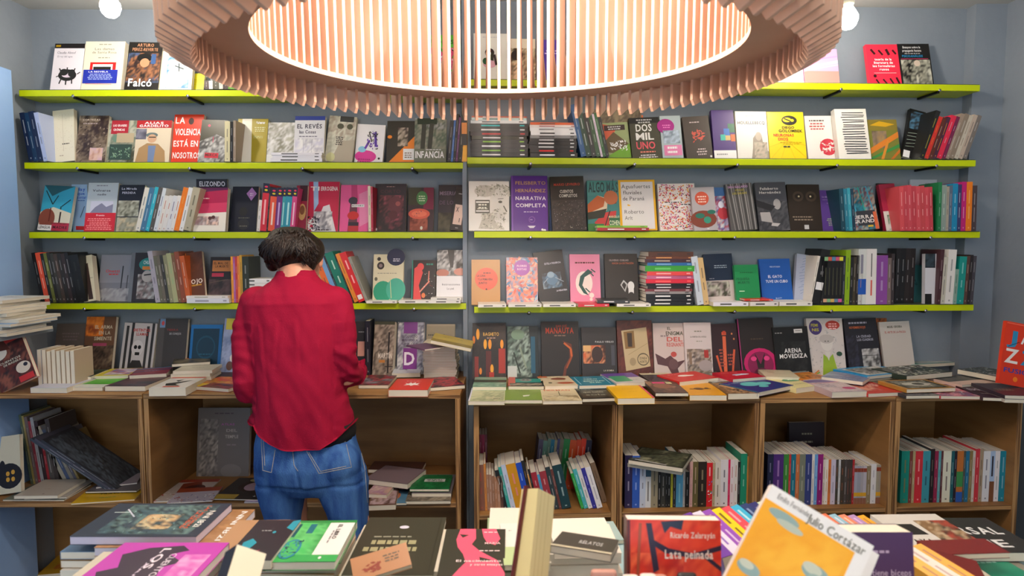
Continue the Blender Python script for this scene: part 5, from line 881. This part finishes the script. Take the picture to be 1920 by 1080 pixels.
mkbook(Matrix(((ex.x, ey.x, ez.x, o_.x), (ex.y, ey.y, ez.y, o_.y), (ex.z, ey.z, ez.z, o_.z), (0, 0, 0, 1))), w_, .13, .014, 'b8a868', None, 'r 0 0 100 100 b8a45c;r 0 70 100 100 8a7a48;d 50 30 3 60 775', label='mustard book splayed on top of the cream stack beside the letter D', group='books on the left counter', px=5e3)
# piled papers on a small shelf at the far left
sh = empty('side_shelf', T(-1.89, 2.38, 1.145), label='short grey shelf at far left carrying a pile of booklets', cat='shelf')
m = MB(); m.box((-.114, -.15, 0), (.05, .17, .018)); m.build('shelf_board', M_WALL, sh, bevel=.002)
m = MB(); m.box((-.114, .0, -.10), (-.09, .02, 0)); m.build('bracket', M_DARK, sh)
for i in range(11):
    w = .17 + RNG.uniform(-.012, .012); j = -.0 + (.03 if i in (3, 4) else 0) + RNG.uniform(-.015, .015)
    M = T(-1.905 + j, 2.28 + RNG.uniform(-.02, .02), 1.1635 + i * .0118 + .0114) @ Rz(RNG.uniform(-6, 6)) @ Matrix(((1, 0, 0, 0), (0, 0, 1, 0), (0, -1, 0, 0), (0, 0, 0, 1)))
    mkbook(M, w, .22, .0112, 'e4e2da' if i != 3 else '8ab0dc', None, 'd 50 30 2 60 aaa 3' if i == 10 else '', label='%s booklet in the pile at far left' % (ORD[i] + ' lowest'), group='booklets piled at the far left', px=3e3, name='booklet', cat='booklet', pages='ddd6c4')

# ---- inside the cabinets
ZM = dict(d=.41)
run('LM', 58, '5a6a58,5,778 a89858,4,780 7a6a6a,6,782 a0404c,5,790 a8a8ac,6,783 3c3034,7,790 a03038,5,802 55504e,9,798 443c3c,8,786', 786, -7, 'upright in far left cabinet', d=.25, depth=.16, vis=.8)
run('LM', 122, 'a8a090,8,800 4a5a7c,7,806 8a8478,7,812 5c5a68,6,816 8a7444,5,822', 812, -24, 'slanting in far left cabinet', d=.25, depth=.16, vis=.8)
run('LM', 206, '3c4450,8 4a4a58,8 32343c,9', 826, -55, 'of slid down dark art books', d=.34, depth=.19)
BOOKS[-1]['art'] = 'n 4 4 96 96 2c3038 5a6470 22262c 4a5058'; BOOKS[-1]['px'] = 9e4
face('LM', -30, 40, 823, 'c8c4b0', 'e 70 70 34 22 1c1a20;e 52 54 8 12 1c1a20;p 1c1a20 44 60 50 44 60 58;e 66 66 5 4 c89838;e 80 64 5 4 c89838;e 66 76 5 4 c89838;e 80 76 5 4 c89838', 'cream picture book with black cat shape', d=.38, lean=12, roll=-8)
def LMB(xl, yl, xr, yr, cv, art, ds, **k): lay('LM', xl, yl, xr, yr, cv, art, ds, where='', **k)
LMB(5, 937, 120, 937, '5c6458', '', 'grey-green thin book under the pale ones, far left cabinet', t=.006, depth=.16)
LMB(26, 930, 108, 929, 'b8aea0', 'd 50 60 3 20 a98;e 60 90 3 2 766', 'pale square picture book lying in far left cabinet', t=.012, depth=.17, zb=.014)
LMB(45, 934, 125, 932, 'a8a4a0', 'd 50 50 3 40 998', 'pale grey thin book beneath the square one', t=.006, depth=.18, zb=.007)
LMB(133, 944, 252, 936, 'd4a818', 'b 56 40 8 50 3c3010 TRAVESÍA;d 50 70 3 30 6a5', 'yellow landscape picture book in far left cabinet', t=.006, depth=.13)
LMB(160, 922, 256, 920, '6a6468', 'd 50 50 3 40 887', 'grey thin book above the yellow one', t=.006, depth=.13, zb=.01)
LMB(180, 914, 257, 905, 'aa9ea8', 'd 40 40 4 40 877;d 50 70 4 50 877', 'lilac grey thin book topmost in far left cabinet', t=.005, depth=.12, zb=.018)
face('LM', 368, 466, 765, '6c625c', 'n 4 16 40 100 5a504c 8a8078 4c4440 a09488;d 50 8 2 50 544;b 58 24 3 26 a59 ATLAS;b 66 33 4 22 aa9c90 DEL;b 66 42 4.5 26 b0a498 TEMPLE;e 66 92 20 10 7a706a;d 66 54 2 20 877', 'tall grey book standing in the wide cabinet', d=.16, t=.02, lean=8)
LMB(288, 940, 372, 938, 'c8beb8', 'p 8a3c28 20 20 60 10 80 50 30 70;e 60 44 24 18 5a2c28;e 66 50 12 9 b87868;c 0 60 100 100 40 5 b43c30 eee;r 0 0 100 14 a8402c', 'comic magazine with red-haired figure, lying', t=.005, depth=.22)
LMB(313, 943, 398, 938, 'c4bcc8', 'c 0 50 100 100 40 5 b43c30 eee 88a;r 0 0 100 30 a8482c', 'second comic magazine fanned over the first', t=.005, depth=.14, zb=.006)
LMB(398, 935, 500, 937, '3c3430', 'e 46 40 26 26 3a2418;e 50 42 18 20 b098a8;r 70 20 100 96 222;c 70 20 100 96 40 4 ccc;e 40 12 12 8 a8a070;r 0 80 40 100 c0a040', 'magazine with pale-faced dark-haired drawing', t=.005, depth=.22, zb=.004)
LMB(458, 941, 520, 941, 'a09cc0', 'n 0 0 100 100 a8a8d8 c08ac8 e0d8e8 8888b8', 'lilac magazine at cabinet front behind the legs', t=.005, depth=.1)
LMB(690, 948, 742, 946, '6a4838', 'n 4 4 96 96 7a5848 c8b0b8 5a3c30', 'brown thick book lying beside the jeans', t=.02, depth=.2)
LMB(712, 944, 762, 943, '5080a0', 'e 50 60 20 20 b06848;r 0 0 100 30 8090a8', 'blue picture booklet in the wide cabinet', t=.008, depth=.18, zb=.0)
LMB(760, 940, 845, 939, '5a5048', 'n 0 0 100 100 8a7c6c 3c342c a89c88 5c5044;l 10 50 90 60 3 332', 'brown branches picture book in the wide cabinet', t=.012, depth=.2)
LMB(683, 898, 764, 908, '7a686c', 'r 3 3 97 97 84727a', 'grey mauve thick magazine in the wide cabinet', t=.02, depth=.17, zb=.035)
LMB(686, 926, 725, 928, 'b89080', 'n 0 0 100 100 c8a890 b080a0 d8c0b0', 'peach picture book under the mauve magazine', t=.014, depth=.18, zb=.02)
LMB(768, 917, 842, 917, '14703c', 'n 0 0 100 100 14703c 0e5a30 1c8448;r 30 30 84 50 c4c8c4;d 56 36 4 40 444 2;c 0 0 100 100 30 5 0c4c28 2a8c50', 'green picture book with white title label', t=.01, depth=.15, zb=.03)
LMB(772, 925, 846, 925, '7a747c', 'd 50 30 3 50 998', 'grey book under the green picture book', t=.014, depth=.2, zb=.012)
LMB(690, 880, 790, 882, '4a2a24', '', 'dark red-brown book at the back of the wide cabinet', t=.015, depth=.1, zb=.04)
lay('LM', 70, 1078, 165, 1070, 'c89a20', 'n 20 20 80 80 c89a20 b84828 d8a830;r 0 0 100 12 8a6a18', 'yellow and red book in the lower compartment at far left', z=.081, t=.02, depth=.2, where='')
# right cabinets
run('RM', 899, '7a1c3c,5,815 8a1c48,5,815 5a1a34,5,815', 815, 0, 'of wine red at the back, first cabinet', d=.24, depth=.1)
run('RM', 1000, '4a4660,9 5a8478,8 5a7a6c,6 1a6a88,7 8a8468,5 3a3c6c,5 6a6858,7 1a8040,12 c84c1c,12 c8401c,9 d8381c,9 22203c,11', 824, 6, 'along the back, first cabinet', d=.22, depth=.1)
run('RM', 898, '8a5c4c,12,872,b54 d08840,4,870 a07860,5 a8806a,5 987058,5 a8785a,5 b08468,5 6a4c40,6', 892, -2, 'of tan spines, first cabinet', d=.41, depth=.14)
run('RM', 945, '1c1c20,8,882,eee 38a8a0,6,876,ddd c8d4ec,9,872,88a d09418,19,870,e8b 1c4cc0,11,868,cdf 222024,6,864,c95 d8a060,3,890 1c1c1c,4,880 a02838,11,886,ecc 4aa0d0,5,890 9c3440,13,884,ecc 2c3c40,9,876,ccc 6a3a34,5,880 143c44,18,872,cdd', 876, -13, 'leaning left, first cabinet', d=.41, depth=.14)
run('RM', 1090, '2ca048,6,888 48b0b8,8,880,eff e0e0e4,8,882 34349c,8,878,ccf e8e8ec,11,876,99a', 880, -17, 'white and indigo, first cabinet', d=.41, depth=.14)
run('RM', 1130, '7a6450,10,868,543', 868, -18, 'brown book by the cabinet side', d=.36, depth=.12)
run('RM', 1171, '2c2450,14,854,ccd 2f5cbc,14,855,bcf c0cce0,11,858,667 d8dce0,10,864,,r_0_0_100_34_2a5068|r_34_44_60_86_777 989078,13,866,444 181818,6,880,eee 3a3a34,8,880,ccc 222,4,884 1c1c1c,6,884,eee c8c430,4,886 2a2a30,6,888,ccc 58a4cc,13,862,,r_40_50_60_90_8cd b8b4b0,4,872 1a1a1a,8,885,bbb e0b0a8,6,866,a77 6a6038,10,866,dba 2c241c,16,866,ba8 d82028,11,868,,r_40_10_60_30_fcc|c_10_34_90_90_14_20_ec3_3a4_48c_fff b8a888,5,868,554 ddd4c8,10,867,543 e0dce0,14,862,445 d8205c,4,862 e8dce0,7,862,a54 e0dcd8,7,862,a54 2a2a2a,5,866 1a8c6c,12,851,bdc b8803c,9,856,654', 862, 0, 'upright in the second cabinet', d=.41, depth=.15)
z1 = MIDZ + .155
lay('RM', 1178, 862, 1280, 878, '3c4034', 'n 4 4 96 96 3c4034 6a7058 2c2c28 9a9c80;l 10 90 70 96 3 ccc', 'dark green book lying across the upright spines', t=.016, zb=.176, depth=.17, where=', second cabinet')
lay('RM', 1176, 868, 1278, 884, 'dcd4c8', '', 'cream book under the dark green one', t=.014, zb=.158, depth=.17, where=', second cabinet')
run('RM', 1437, '242a48,11,852,aac 4c2c78,19,852,b9c 3c8438,10,852,bda c03838,4,852 187088,9,852,bdd c87040,7,852 7a8070,11,852,bba 34407c,12,852,bbd e0dcd8,5,852 6aa0d8,6,852,def 8c1c74,10,852,ebd d8ccc0,4,862 e8e4dc,6,862,c84 d87838,5,862 ccc4d8,9,862,889 4a4640,5,862,b64 c8ccd0,4,862 443c34,7,862,b64 4c4644,5,862,ccc 443c38,5,862,a54 3c3a34,5,862,b64 a8282c,4,862', 856, 0, 'upright in the third cabinet', d=.41, depth=.16)
ST = ',,r_0_6_100_16_8a3c28|r_0_70_100_80_d8a428|r_0_84_100_100_8a5c48'
run('RM', 1600, 'a8acbc,6,874%s 9ca0b0,6,874%s a8a4ac,5,874%s b8b4c0,6,874%s 8a7c60,8,874 dcdce0,10,870,99a a09c8c,5,872%s 98948c,5,872%s c87434,5,872 2a2828,7,858,aaa' % ((ST,) * 6), 872, 0, 'striped, in the third cabinet', d=.41, depth=.16)
face('RM', 1480, 1546, 792, '221a24', 'd 50 20 3 30 887;d 50 34 3 40 998', 'very dark book standing at the back, third cabinet', d=.16, lean=4)
run('RM', 1687, '148c7c,15,846,a74 7a3c34,6,846 a89870,5,846 c82c38,14,846,fcc 3c94a4,14,846,245 241c20,8,842,987 8c2448,7,846,caa 58a0a8,5,846 5c2c30,4,846 dcdcc8,15,846,544 1c5c64,6,846,bcc 241c28,5,846,ccd b86c30,12,846,,r_0_40_100_70_3c8c4c|r_0_80_100_100_2858a8 4a5048,4,846 1c6c90,7,846,acd 8a7444,6,846 c8c4bc,5,846,c43 c83440,8,842,fcc a49078,7,842,543 dcdce0,13,846,556 a8c0e0,9,846,,r_0_60_100_100_7a4c30|r_30_10_66_50_334 e0dce0,9,846,888 18849c,13,846,bcd', 846, 0, 'upright in the far right cabinet', d=.41, depth=.17)

# ================================================================ front table, nearest books
rb = empty('riser_box', T(.13, .72, TZ), label='plain plywood riser box on the front table carrying the nearest standing books', cat='box')
m = MB(); m.box((-.60, -.17, .002), (.60, .163, .186)); m.build('box_body', M_PLY, rb, bevel=.002)
m = MB(); m.box((-.605, -.175, .186), (.605, .165, .204)); m.build('box_lid', M_PLYH, rb, bevel=.002)
def free(corners, t, cv, art='', desc='', flip=0, **k):
    """cover given by its four corners (near-left, near-right, far-right, far-left as seen) on a plane: (px, py, Y) for near-left, near-right and far-left"""
    a, b_, d_ = [ony(*c) for c in corners]; ex = b_ - a; w = ex.length; ex = ex.normalized(); ez = d_ - a; ez = (ez - ex * ez.dot(ex)); h = ez.length; ez = ez.normalized(); ey = ez.cross(ex)
    M = Matrix(((ex.x, ey.x, ez.x, (a.x + b_.x) / 2), (ex.y, ey.y, ez.y, (a.y + b_.y) / 2), (ex.z, ey.z, ez.z, (a.z + b_.z) / 2), (0, 0, 0, 1)))
    for _ in range(flip):   # turn the print a quarter each time
        M = M @ T(w / 2, 0, 0) @ Ry(-90) @ T(h / 2, 0, 0) @ T(0, 0, 0); M = M; w, h = h, w
    k.setdefault('name', 'book'); k.setdefault('px', 5e4)
    return mkbook(M, w, h, t, cv, art=art, label=desc, group='books on the front table', **k)
def table(xl, yl, xr, yr, top, cv, art, ds, **k): lay(None, xl, yl, xr, yr, cv, art, ds, z=top - k.get('t', .012), where='', **k)
def pile(px, py, Y, n, w, h, t, yaw, lab, z0=TZ, cols=('cfc7b4',), pg='e8e0d0'):
    """plain lower books of a front pile, page edges out"""
    c = ony(px, py, Y); z = z0
    for i in range(n):
        M = T(c.x + RNG.uniform(-.006, .006), c.y + RNG.uniform(-.006, .006), z + t) @ Rz(yaw + RNG.uniform(-2, 2)) @ Matrix(((1, 0, 0, 0), (0, 0, 1, -h / 2), (0, -1, 0, 0), (0, 0, 0, 1)))
        mkbook(M, w, h, t, cols[i % len(cols)], label='%s hardback in the pile %s' % (ORD[i] + ' from the bottom', lab), group='books on the front table', px=2e4, pages=pg, name='hardback', cat='hardback'); z += t + .0004  # ordinary thin-covered books filling the pile
    return z
# far left pile: blue illustrated book on a brown one
z = pile(262, 1010, 1.26, 7, .22, .145, .015, 0, 'under the dark blue illustrated book', cols=('6a88a8', 'd8d4cc', '8a6a3c'))
def quarter(xl, yl, xr, yr, z, t, depth, cv, art, ds, **k):
    """lying sideways: spine far or near, print running up the page to the right"""
    a, c = onz(xl, yl, z), onz(xr, yr, z); L = (c - a).length; yaw = math.atan2(c.y - a.y, c.x - a.x); ex = Vector((math.cos(yaw), math.sin(yaw), 0)); ey = Vector((-ex.y, ex.x, 0))
    # print top points to +ex (right); print right points to the room side (-ey)
    X = -ey; Z = ex; Yv = Z.cross(X); o = a + ey * depth / 2
    M = Matrix(((X.x, Yv.x, Z.x, o.x), (X.y, Yv.y, Z.y, o.y), (X.z, Yv.z, Z.z, o.z), (0, 0, 0, 1)))
    k.setdefault('px', 5e4)
    mkbook(M, depth, L, t, cv, art=art, label=ds, group='books on the front table', **k)
quarter(176, 1027, 414, 1025, z + .017, .017, .17, 'a87c4c', 'n 0 0 100 100 a8805a 946a40 b88c60;b 26 7 5 40 eee NNI;b 70 7 5 36 eee 1821', 'brown book with white letters under the dark blue illustrated one', pages='d8d2e0')
quarter(130, 1006, 368, 1006, z + .034, .0165, .155, '2c3648', 'n 6 8 94 84 2c3a4c 4a6a74 1c2430 6a8a88 3a4a58;n 36 30 80 60 3c5058 c8a070 d8c8a0 2c3c48;l 20 84 44 70 2 ccd;l 30 92 30 78 2 bcc;b 50 9 5 50 e8e4e0 NNI 1821;b 44 16 3 70 d8603c LAS HISTORIAS;b 52 20 3 54 d8603c LA CIUDAD;c 10 14 90 80 80 2 7aa 244 9bb 122', 'dark blue illustrated book topping the front left pile', pages='d4cce0')
z2 = pile(272, 1075, 1.08, 8, .21, .12, .0165, 0, 'under the magenta book', cols=('a8386c', 'cfc7b4'))
quarter(128, 1100, 352, 1100, z2 + .017, .0165, .150, 'c03cae', 'r 0 0 100 100 c040b0;p 3a2c40 8 40 20 30 30 44 48 26 60 40 86 34 96 56 90 84 70 92 60 78 30 88 14 70;n 30 6 90 30 e080c8 d058b8 f0a8d8;b 40 52 7 50 f0e4f0 LOS;t 58 40 6 60 f0e4f0 CUENTOS;b 70 56 2 70 e8d8ec VARIOS', 'magenta book with black torn shape, front left', pages='e8e0d8')
# second pile: black-turquoise book, then green and white one
z = pile(470, 1065, 1.2, 8, .105, .14, .0165, 0, 'under the black book with turquoise figure', cols=('cfc7b4', 'b8906c'))
table(418, 1050, 508, 1050, z + .018, '2c2c34', 'p 2a9ab0 10 60 24 50 40 60 34 76 20 84;p 2a9ab0 84 4 100 0 100 30 80 22;e 60 34 4 3 2a9ab0;d 40 30 2 30 aaa;l 30 90 60 78 3 b03a5c', 'black book with turquoise figure, front table', t=.018, depth=.16)
z = pile(570, 1065, 1.2, 8, .165, .15, .0158, 0, 'under the green and white book', cols=('dcdcd8', '2c8a48', 'c89868'))
quarter(492, 1054, 628, 1053, z + .016, .0155, .155, '3aa858', 'r 0 0 100 38 e8e6e4;r 84 0 100 60 3aa858;n 0 38 84 100 44b860 6ac878 349850;l 4 62 30 62 8 1c7080;l 4 84 40 84 6 1c5868;e 70 74 24 14 2c88a0;e 70 74 20 11 4cb868;c 50 62 90 88 40 3 1c4858 2a8aa0;b 26 20 6 40 555 EL LIBRO;d 40 26 2 40 888;e 92 24 3 2 eee', 'green and white book with turquoise crowd drawing', pages='eee8dc')
# upright cream book, blurred, very near
free([(404, 1150, .79), (464, 1166, .81), (448, 1022, .86)], .034, '2c2a2c', 'r 0 0 100 100 ece4cc', 'cream block of a book standing open, nearest the camera', pages='ece4cc')
# large dark olive book, small brown book leaning on it
zz = pile(735, 1040, 1.22, 6, .165, .21, .0160, 0, 'under the large dark olive book', cols=('3c3c30', 'd8d2c2'))
free([(640, 1078, 1.10), (812, 1078, 1.10), (676, 970, 1.33)], .012, '38372c', 'e 50 20 6 3 ccd;d 40 38 2 56 998;d 44 48 7 60 a09c78;d 42 60 7 66 a09c78;l 94 0 94 100 1 2c2b22', 'large dark olive book tilted up with small white dot')
free([(664, 1092, 1.02), (772, 1058, 1.05), (776, 1012, 1.09)], .012, 'b07c54', 'c 20 40 50 80 20 5 8a3420;d 70 30 6 30 654 3;l 20 70 50 50 4 8a3420', 'small brown book lying across the dark olive one')
free([(818, 1085, 1.06), (946, 1085, 1.06), (821, 992, 1.23)], .016, '33332a', 'p ec5a78 24 0 50 0 52 22 46 34 60 48 88 66 100 90 100 100 20 100 30 84 40 70 34 54 24 40 20 24;p 33332a 24 12 40 14 30 20;p ec5a78 60 0 84 0 92 22 84 36 70 30 64 18;p 33332a 60 60 80 66 62 70;d 76 8 2 30 ecc;b 80 32 4 26 ecc MARIA;d 76 48 2 40 dcc;b 60 68 4 70 f0dcdc El nacimiento;b 72 75 4 50 f0dcdc y otros ensayos', 'dark book with large pink hand silhouettes')
pile(880, 1060, 1.2, 6, .14, .17, .018, 0, 'under the pink hand silhouette book', cols=('3a3a34', 'd8d2c2'))
zz = pile(972, 1045, 1.28, 7, .12, .17, .0165, 0, 'behind the tall open book', cols=('e0dcd0', '9ab08c'))
table(945, 1060, 1010, 1058, zz + .010, 'e0e0da', 'r 0 60 100 100 b8cc98;d 30 20 2 10 999', 'white and pale green book behind the tall open one', t=.009, depth=.17)
# tall open book with maroon cover standing on its tail
free([(958, 1105, .86), (1010, 1120, .90), (1012, 922, .96)], .004, '5a1c1c', 'r 0 0 100 100 5a1f1e', 'dark red cover board of the tall standing book', name='book', pages='e4d8a8')
free([(990, 1110, .85), (1024, 1120, .88), (1030, 926, .95)], .030, 'd8c890', 'r 0 0 100 100 dccf9c;l 20 0 20 100 2 b8a86c;l 40 0 40 100 2 c8b880;l 62 0 62 100 2 b8a870', 'tall standing book showing its pale page edges', pages='efe4cc')
# stack of cream page blocks with a splayed dark book
for i, (a, b_, y, c, lb) in enumerate(((1018, 1168, 1078, 'e8dccc', 'lowest'), (1024, 1160, 1062, 'ece2d4', 'second'), (1030, 1166, 1040, 'efe6da', 'third'), (1040, 1158, 1028, 'e4d8c8', 'fourth'))):
    lay(None, a, y, b_, y - 3, 'e6dccf', 'r 0 0 100 100 efe6da', '%s cream book in the short stack left of the big red cover' % lb, z=.80 + .03 + i * .023, t=.021, depth=.13, where='', pages='f0e6da', px=3e4)
pile(1095, 1070, .98, 1, .16, .15, .028, 0, 'left of the big red cover', z0=.801, cols=('e8e0d0',))
free([(1032, 1022, .98), (1146, 1040, .95), (1038, 994, 1.06)], .012, '3c3a34', 'r 0 0 100 100 44423c;b 60 50 20 40 bbb RELATOS;r 0 90 100 100 c8c0a8', 'dark spined book fanned over the cream stack')
lay(None, 1040, 1012, 1080, 1008, 'eceae6', 'd 50 50 6 50 aaa', 'white booklet at the far table edge', z=.802, t=.02, depth=.07, where=', left one', px=2e4)
lay(None, 1088, 1014, 1120, 1010, 'e8e4dc', 'n 40 40 100 100 e8e4dc 998', 'white booklet at the far table edge', z=.802, t=.018, depth=.06, where=', right one', px=2e4)
lay(None, 1105, 1015, 1170, 1012, 'a8c0c0', '', 'pale blue-green booklet lying behind the cream stack', z=.802, t=.01, depth=.1, where='', px=2e4)
# the big red cover
free([(1176, 1130, .86), (1353, 1132, .86), (1180, 974, .876)], .026, 'cc2a22', 'n 0 0 100 100 e03828 f04a30 cc2820 f05c38 dc3824;n 4 40 60 80 e83c28 c42420 f87048;p 2a2440 20 4 26 4 34 60 28 64;p 2a2440 22 20 44 34 70 40 100 30 100 36 70 46 40 40 24 28;p 2a2440 80 38 100 56 100 62 78 42;p 22304a 36 2 60 0 58 12 46 8 40 16;l 14 4 10 90 3 a85038;e 84 76 6 4 6a3430;b 70 18 7 48 f4dcd0 Ricardo Zelarayán;b 66 41 10.5 52 f4e4dc Lata peinada;r 0 0 3 100 5a1c20', 'big red cover with black branches, standing on the front table', spine='5a2024', pages='f0e6d8')
# wooden pegs / tabs in front of it
M_TAB = mottled('pinkish_wood', 'b07868', 'd09a88', 6, .5); M_TABW = mottled('pale_tab', 'd8c8c0', 'ecdcd4', 6, .5); M_TABB = mottled('dark_tab', '1c1818', '2a2424', 6, .5)
for i, (px, py, w_, m_, lb) in enumerate(((1132, 1068, .034, M_TAB, 'rounded brown tab below the left corner of the red cover'), (1182, 1078, .022, M_TABW, 'small pale tab, leftmost of two white ones'), (1215, 1076, .022, M_TABW, 'small pale tab, right one of two white ones'),
                                     (1237, 1078, .020, M_TAB, 'narrow pink-brown tab beside the white tabs'), (1288, 1074, .026, M_TABB, 'small black tab below the red cover'))):
    c = ony(px, py, .80); e = empty('index_tab', T(c.x, c.y, TZ + .205), label=lb, cat='tab', group='tabs in front of the red cover')
    h = c.z - TZ - .205; mb = MB(); mb.box((-w_ / 2, -.006, 0), (w_ / 2, .006, h)); mb.build('tab_board', m_, e, bevel=.005)
    mb = MB(); mb.box((-w_ * .8, -.02, 0), (w_ * .8, .02, .012)); mb.build('foot', m_, e, bevel=.003)
# box of colourful spines running back-right
def spines(px0, py0, Y0, toks, step, ln, th, tilt, lab):
    """books packed in a row, spines up, seen from above; each a thing"""
    A = ony(px0, py0, Y0)
    for i, c in enumerate(toks.split()):
        col, *mk = c.split(','); p = A + Vector(step) * i
        wd = (p.z - TZ - .002) / math.cos(R(tilt)); k = mkbook(None, wd, ln[0], th, col, col, '', 'r 40 12 62 40 %s;r 42 50 60 80 %s' % ((blend(mk[0] if mk else 'eee', col, .35),) * 2), label='%s spine, %s in the row of upturned spines %s' % (cname(col), ORD[i], lab), group='books on the front table', px=2.5e4)
        # spine (-x) must look up
        k['M'] = T(*p) @ Rz(ln[1]) @ Ry(tilt) @ Matrix(((0, 1, 0, -th / 2), (0, 0, 1, -ln[0] / 2), (-1, 0, 0, 0), (0, 0, 0, 1))) @ T(wd / 2, 0, 0)
spines(1322, 1000, 1.12, '6a3a9c,ccb d8d0e4,63a 8a4ab0,eee e8c820,322 d84858,fcc 38a8d0,eee 24386c,abd 2c2c6c,99c c8d8b8,353', (.0225, .012, -.002), (.17, 8), .020, -16, 'right of the red cover')
spines(1535, 985, 1.30, '2a6aa8,9ce 24342c,9b9 e07048,fdb 8ab8d0,eef e88868,fed b08ac0,ecf f0a820,964', (.0195, -.002, 0), (.12, 6), .0185, -10, 'behind the yellow cover')
# the yellow cover
q = free([(1338, 1124, .74), (1534, 1257, .70), (1405, 882, .80)], .016, 'f0ece8', 'r 0 12 100 100 f8ac10;r 88 0 100 100 f0ece8;n 2 14 84 98 f8ac14 f4a408 fcb828;e 22 18 15 4 8ea8a4;e 30 22 13 3 b8c0ae;e 66 42 13 6 8ea8a4;e 62 40 9 4 c8ccb8;e 70 46 9 4 9ab0a8;e 14 66 11 5 8ea8a4;e 11 64 7 3 c8ccb8;t 26 5.5 4.4 34 777 Emilio Fernández;t 68 7.5 7 56 554 Julio Cortázar;p e0401c 30 96 40 84 50 92 54 100 30 100;b 93 62 9 8 d83838 N', 'yellow cover with grey clouds, tilted, nearest in front', spine='e8e0d8')
free([(1376, 1150, .765), (1556, 1270, .735), (1440, 912, .83)], .012, 'ece8e4', 'r 70 40 100 100 8a6a58;t 84 30 9 26 888 per;t 84 70 10 26 777 UCI', 'white covered book close behind the yellow cover')
# purple cover with pale pages
free([(1592, 1120, .875), (1716, 1120, .875), (1592, 998, .887)], .040, '4a2f5c', 'd 40 30 4 50 b8a4c0;t 66 62 10 60 cbb8d0 tiene bíceps;p d8c020 0 94 20 86 40 100 0 100', 'dark purple cover standing right of the yellow one', pages='efe6d4')
lay(None, 1725, 1032, 1862, 1030, 'dcd8d2', 'n 50 20 100 90 8a6a48 c8b090 3a3428 a84838;p 222 10 30 40 30 44 60 20 60;b 24 78 12 30 222 AXA', 'white book with collage picture, front right', z=.862, t=.02, depth=.17, where='')
pile(1790, 1025, 1.2, 3, .13, .16, .0195, 0, 'under the white collage book', cols=('3aa088', '6a2a28', 'cfc7b4'))
free([(1775, 1095, .98), (1868, 1120, .96), (1762, 1034, 1.06)], .014, '6a1c1c', 'r 0 0 100 100 6e201e', 'dark red open book propped at front right', pages='e8d8bc')
free([(1762, 1040, 1.07), (1894, 1036, 1.08), (1776, 1012, 1.13)], .010, '7a201e', 'r 0 0 100 100 742020', 'upper board of the dark red open book', pages='e8d8bc')
spines(1730, 1062, 1.0, 'e8a838,965 dcd4cc,a88 e8a020,965', (.022, .002, 0), (.14, 8), .021, -12, 'beside the dark purple cover')
table(1790, 1085, 1860, 1085, .835, '1c1a1a', '', 'black book lying low at front right', t=.033, depth=.1)
lay(None, 1830, 1090, 1945, 1085, '1f8a6c', 'r 20 20 60 26 dee;d 50 60 3 60 9cb', 'green-teal book at the front right corner', z=.802, t=.03, depth=.17, where='')
lay(None, 1815, 1036, 1960, 1036, '2a2c2a', 'b 60 40 20 60 e8e8e8 RSAL;b 50 76 20 50 e8e8e8 ME', 'black book with big white capitals at the right edge', z=.832, t=.02, depth=.17, where='')

pile(1885, 1050, 1.24, 1, .16, .15, .03, 0, 'under the black book with big capitals', cols=('8a8478',))
pile(1835, 1085, 1.02, 5, .1, .12, .0195, 0, 'under the dark red open book', cols=('3a2c28', 'cfc7b4'))
finish_books()
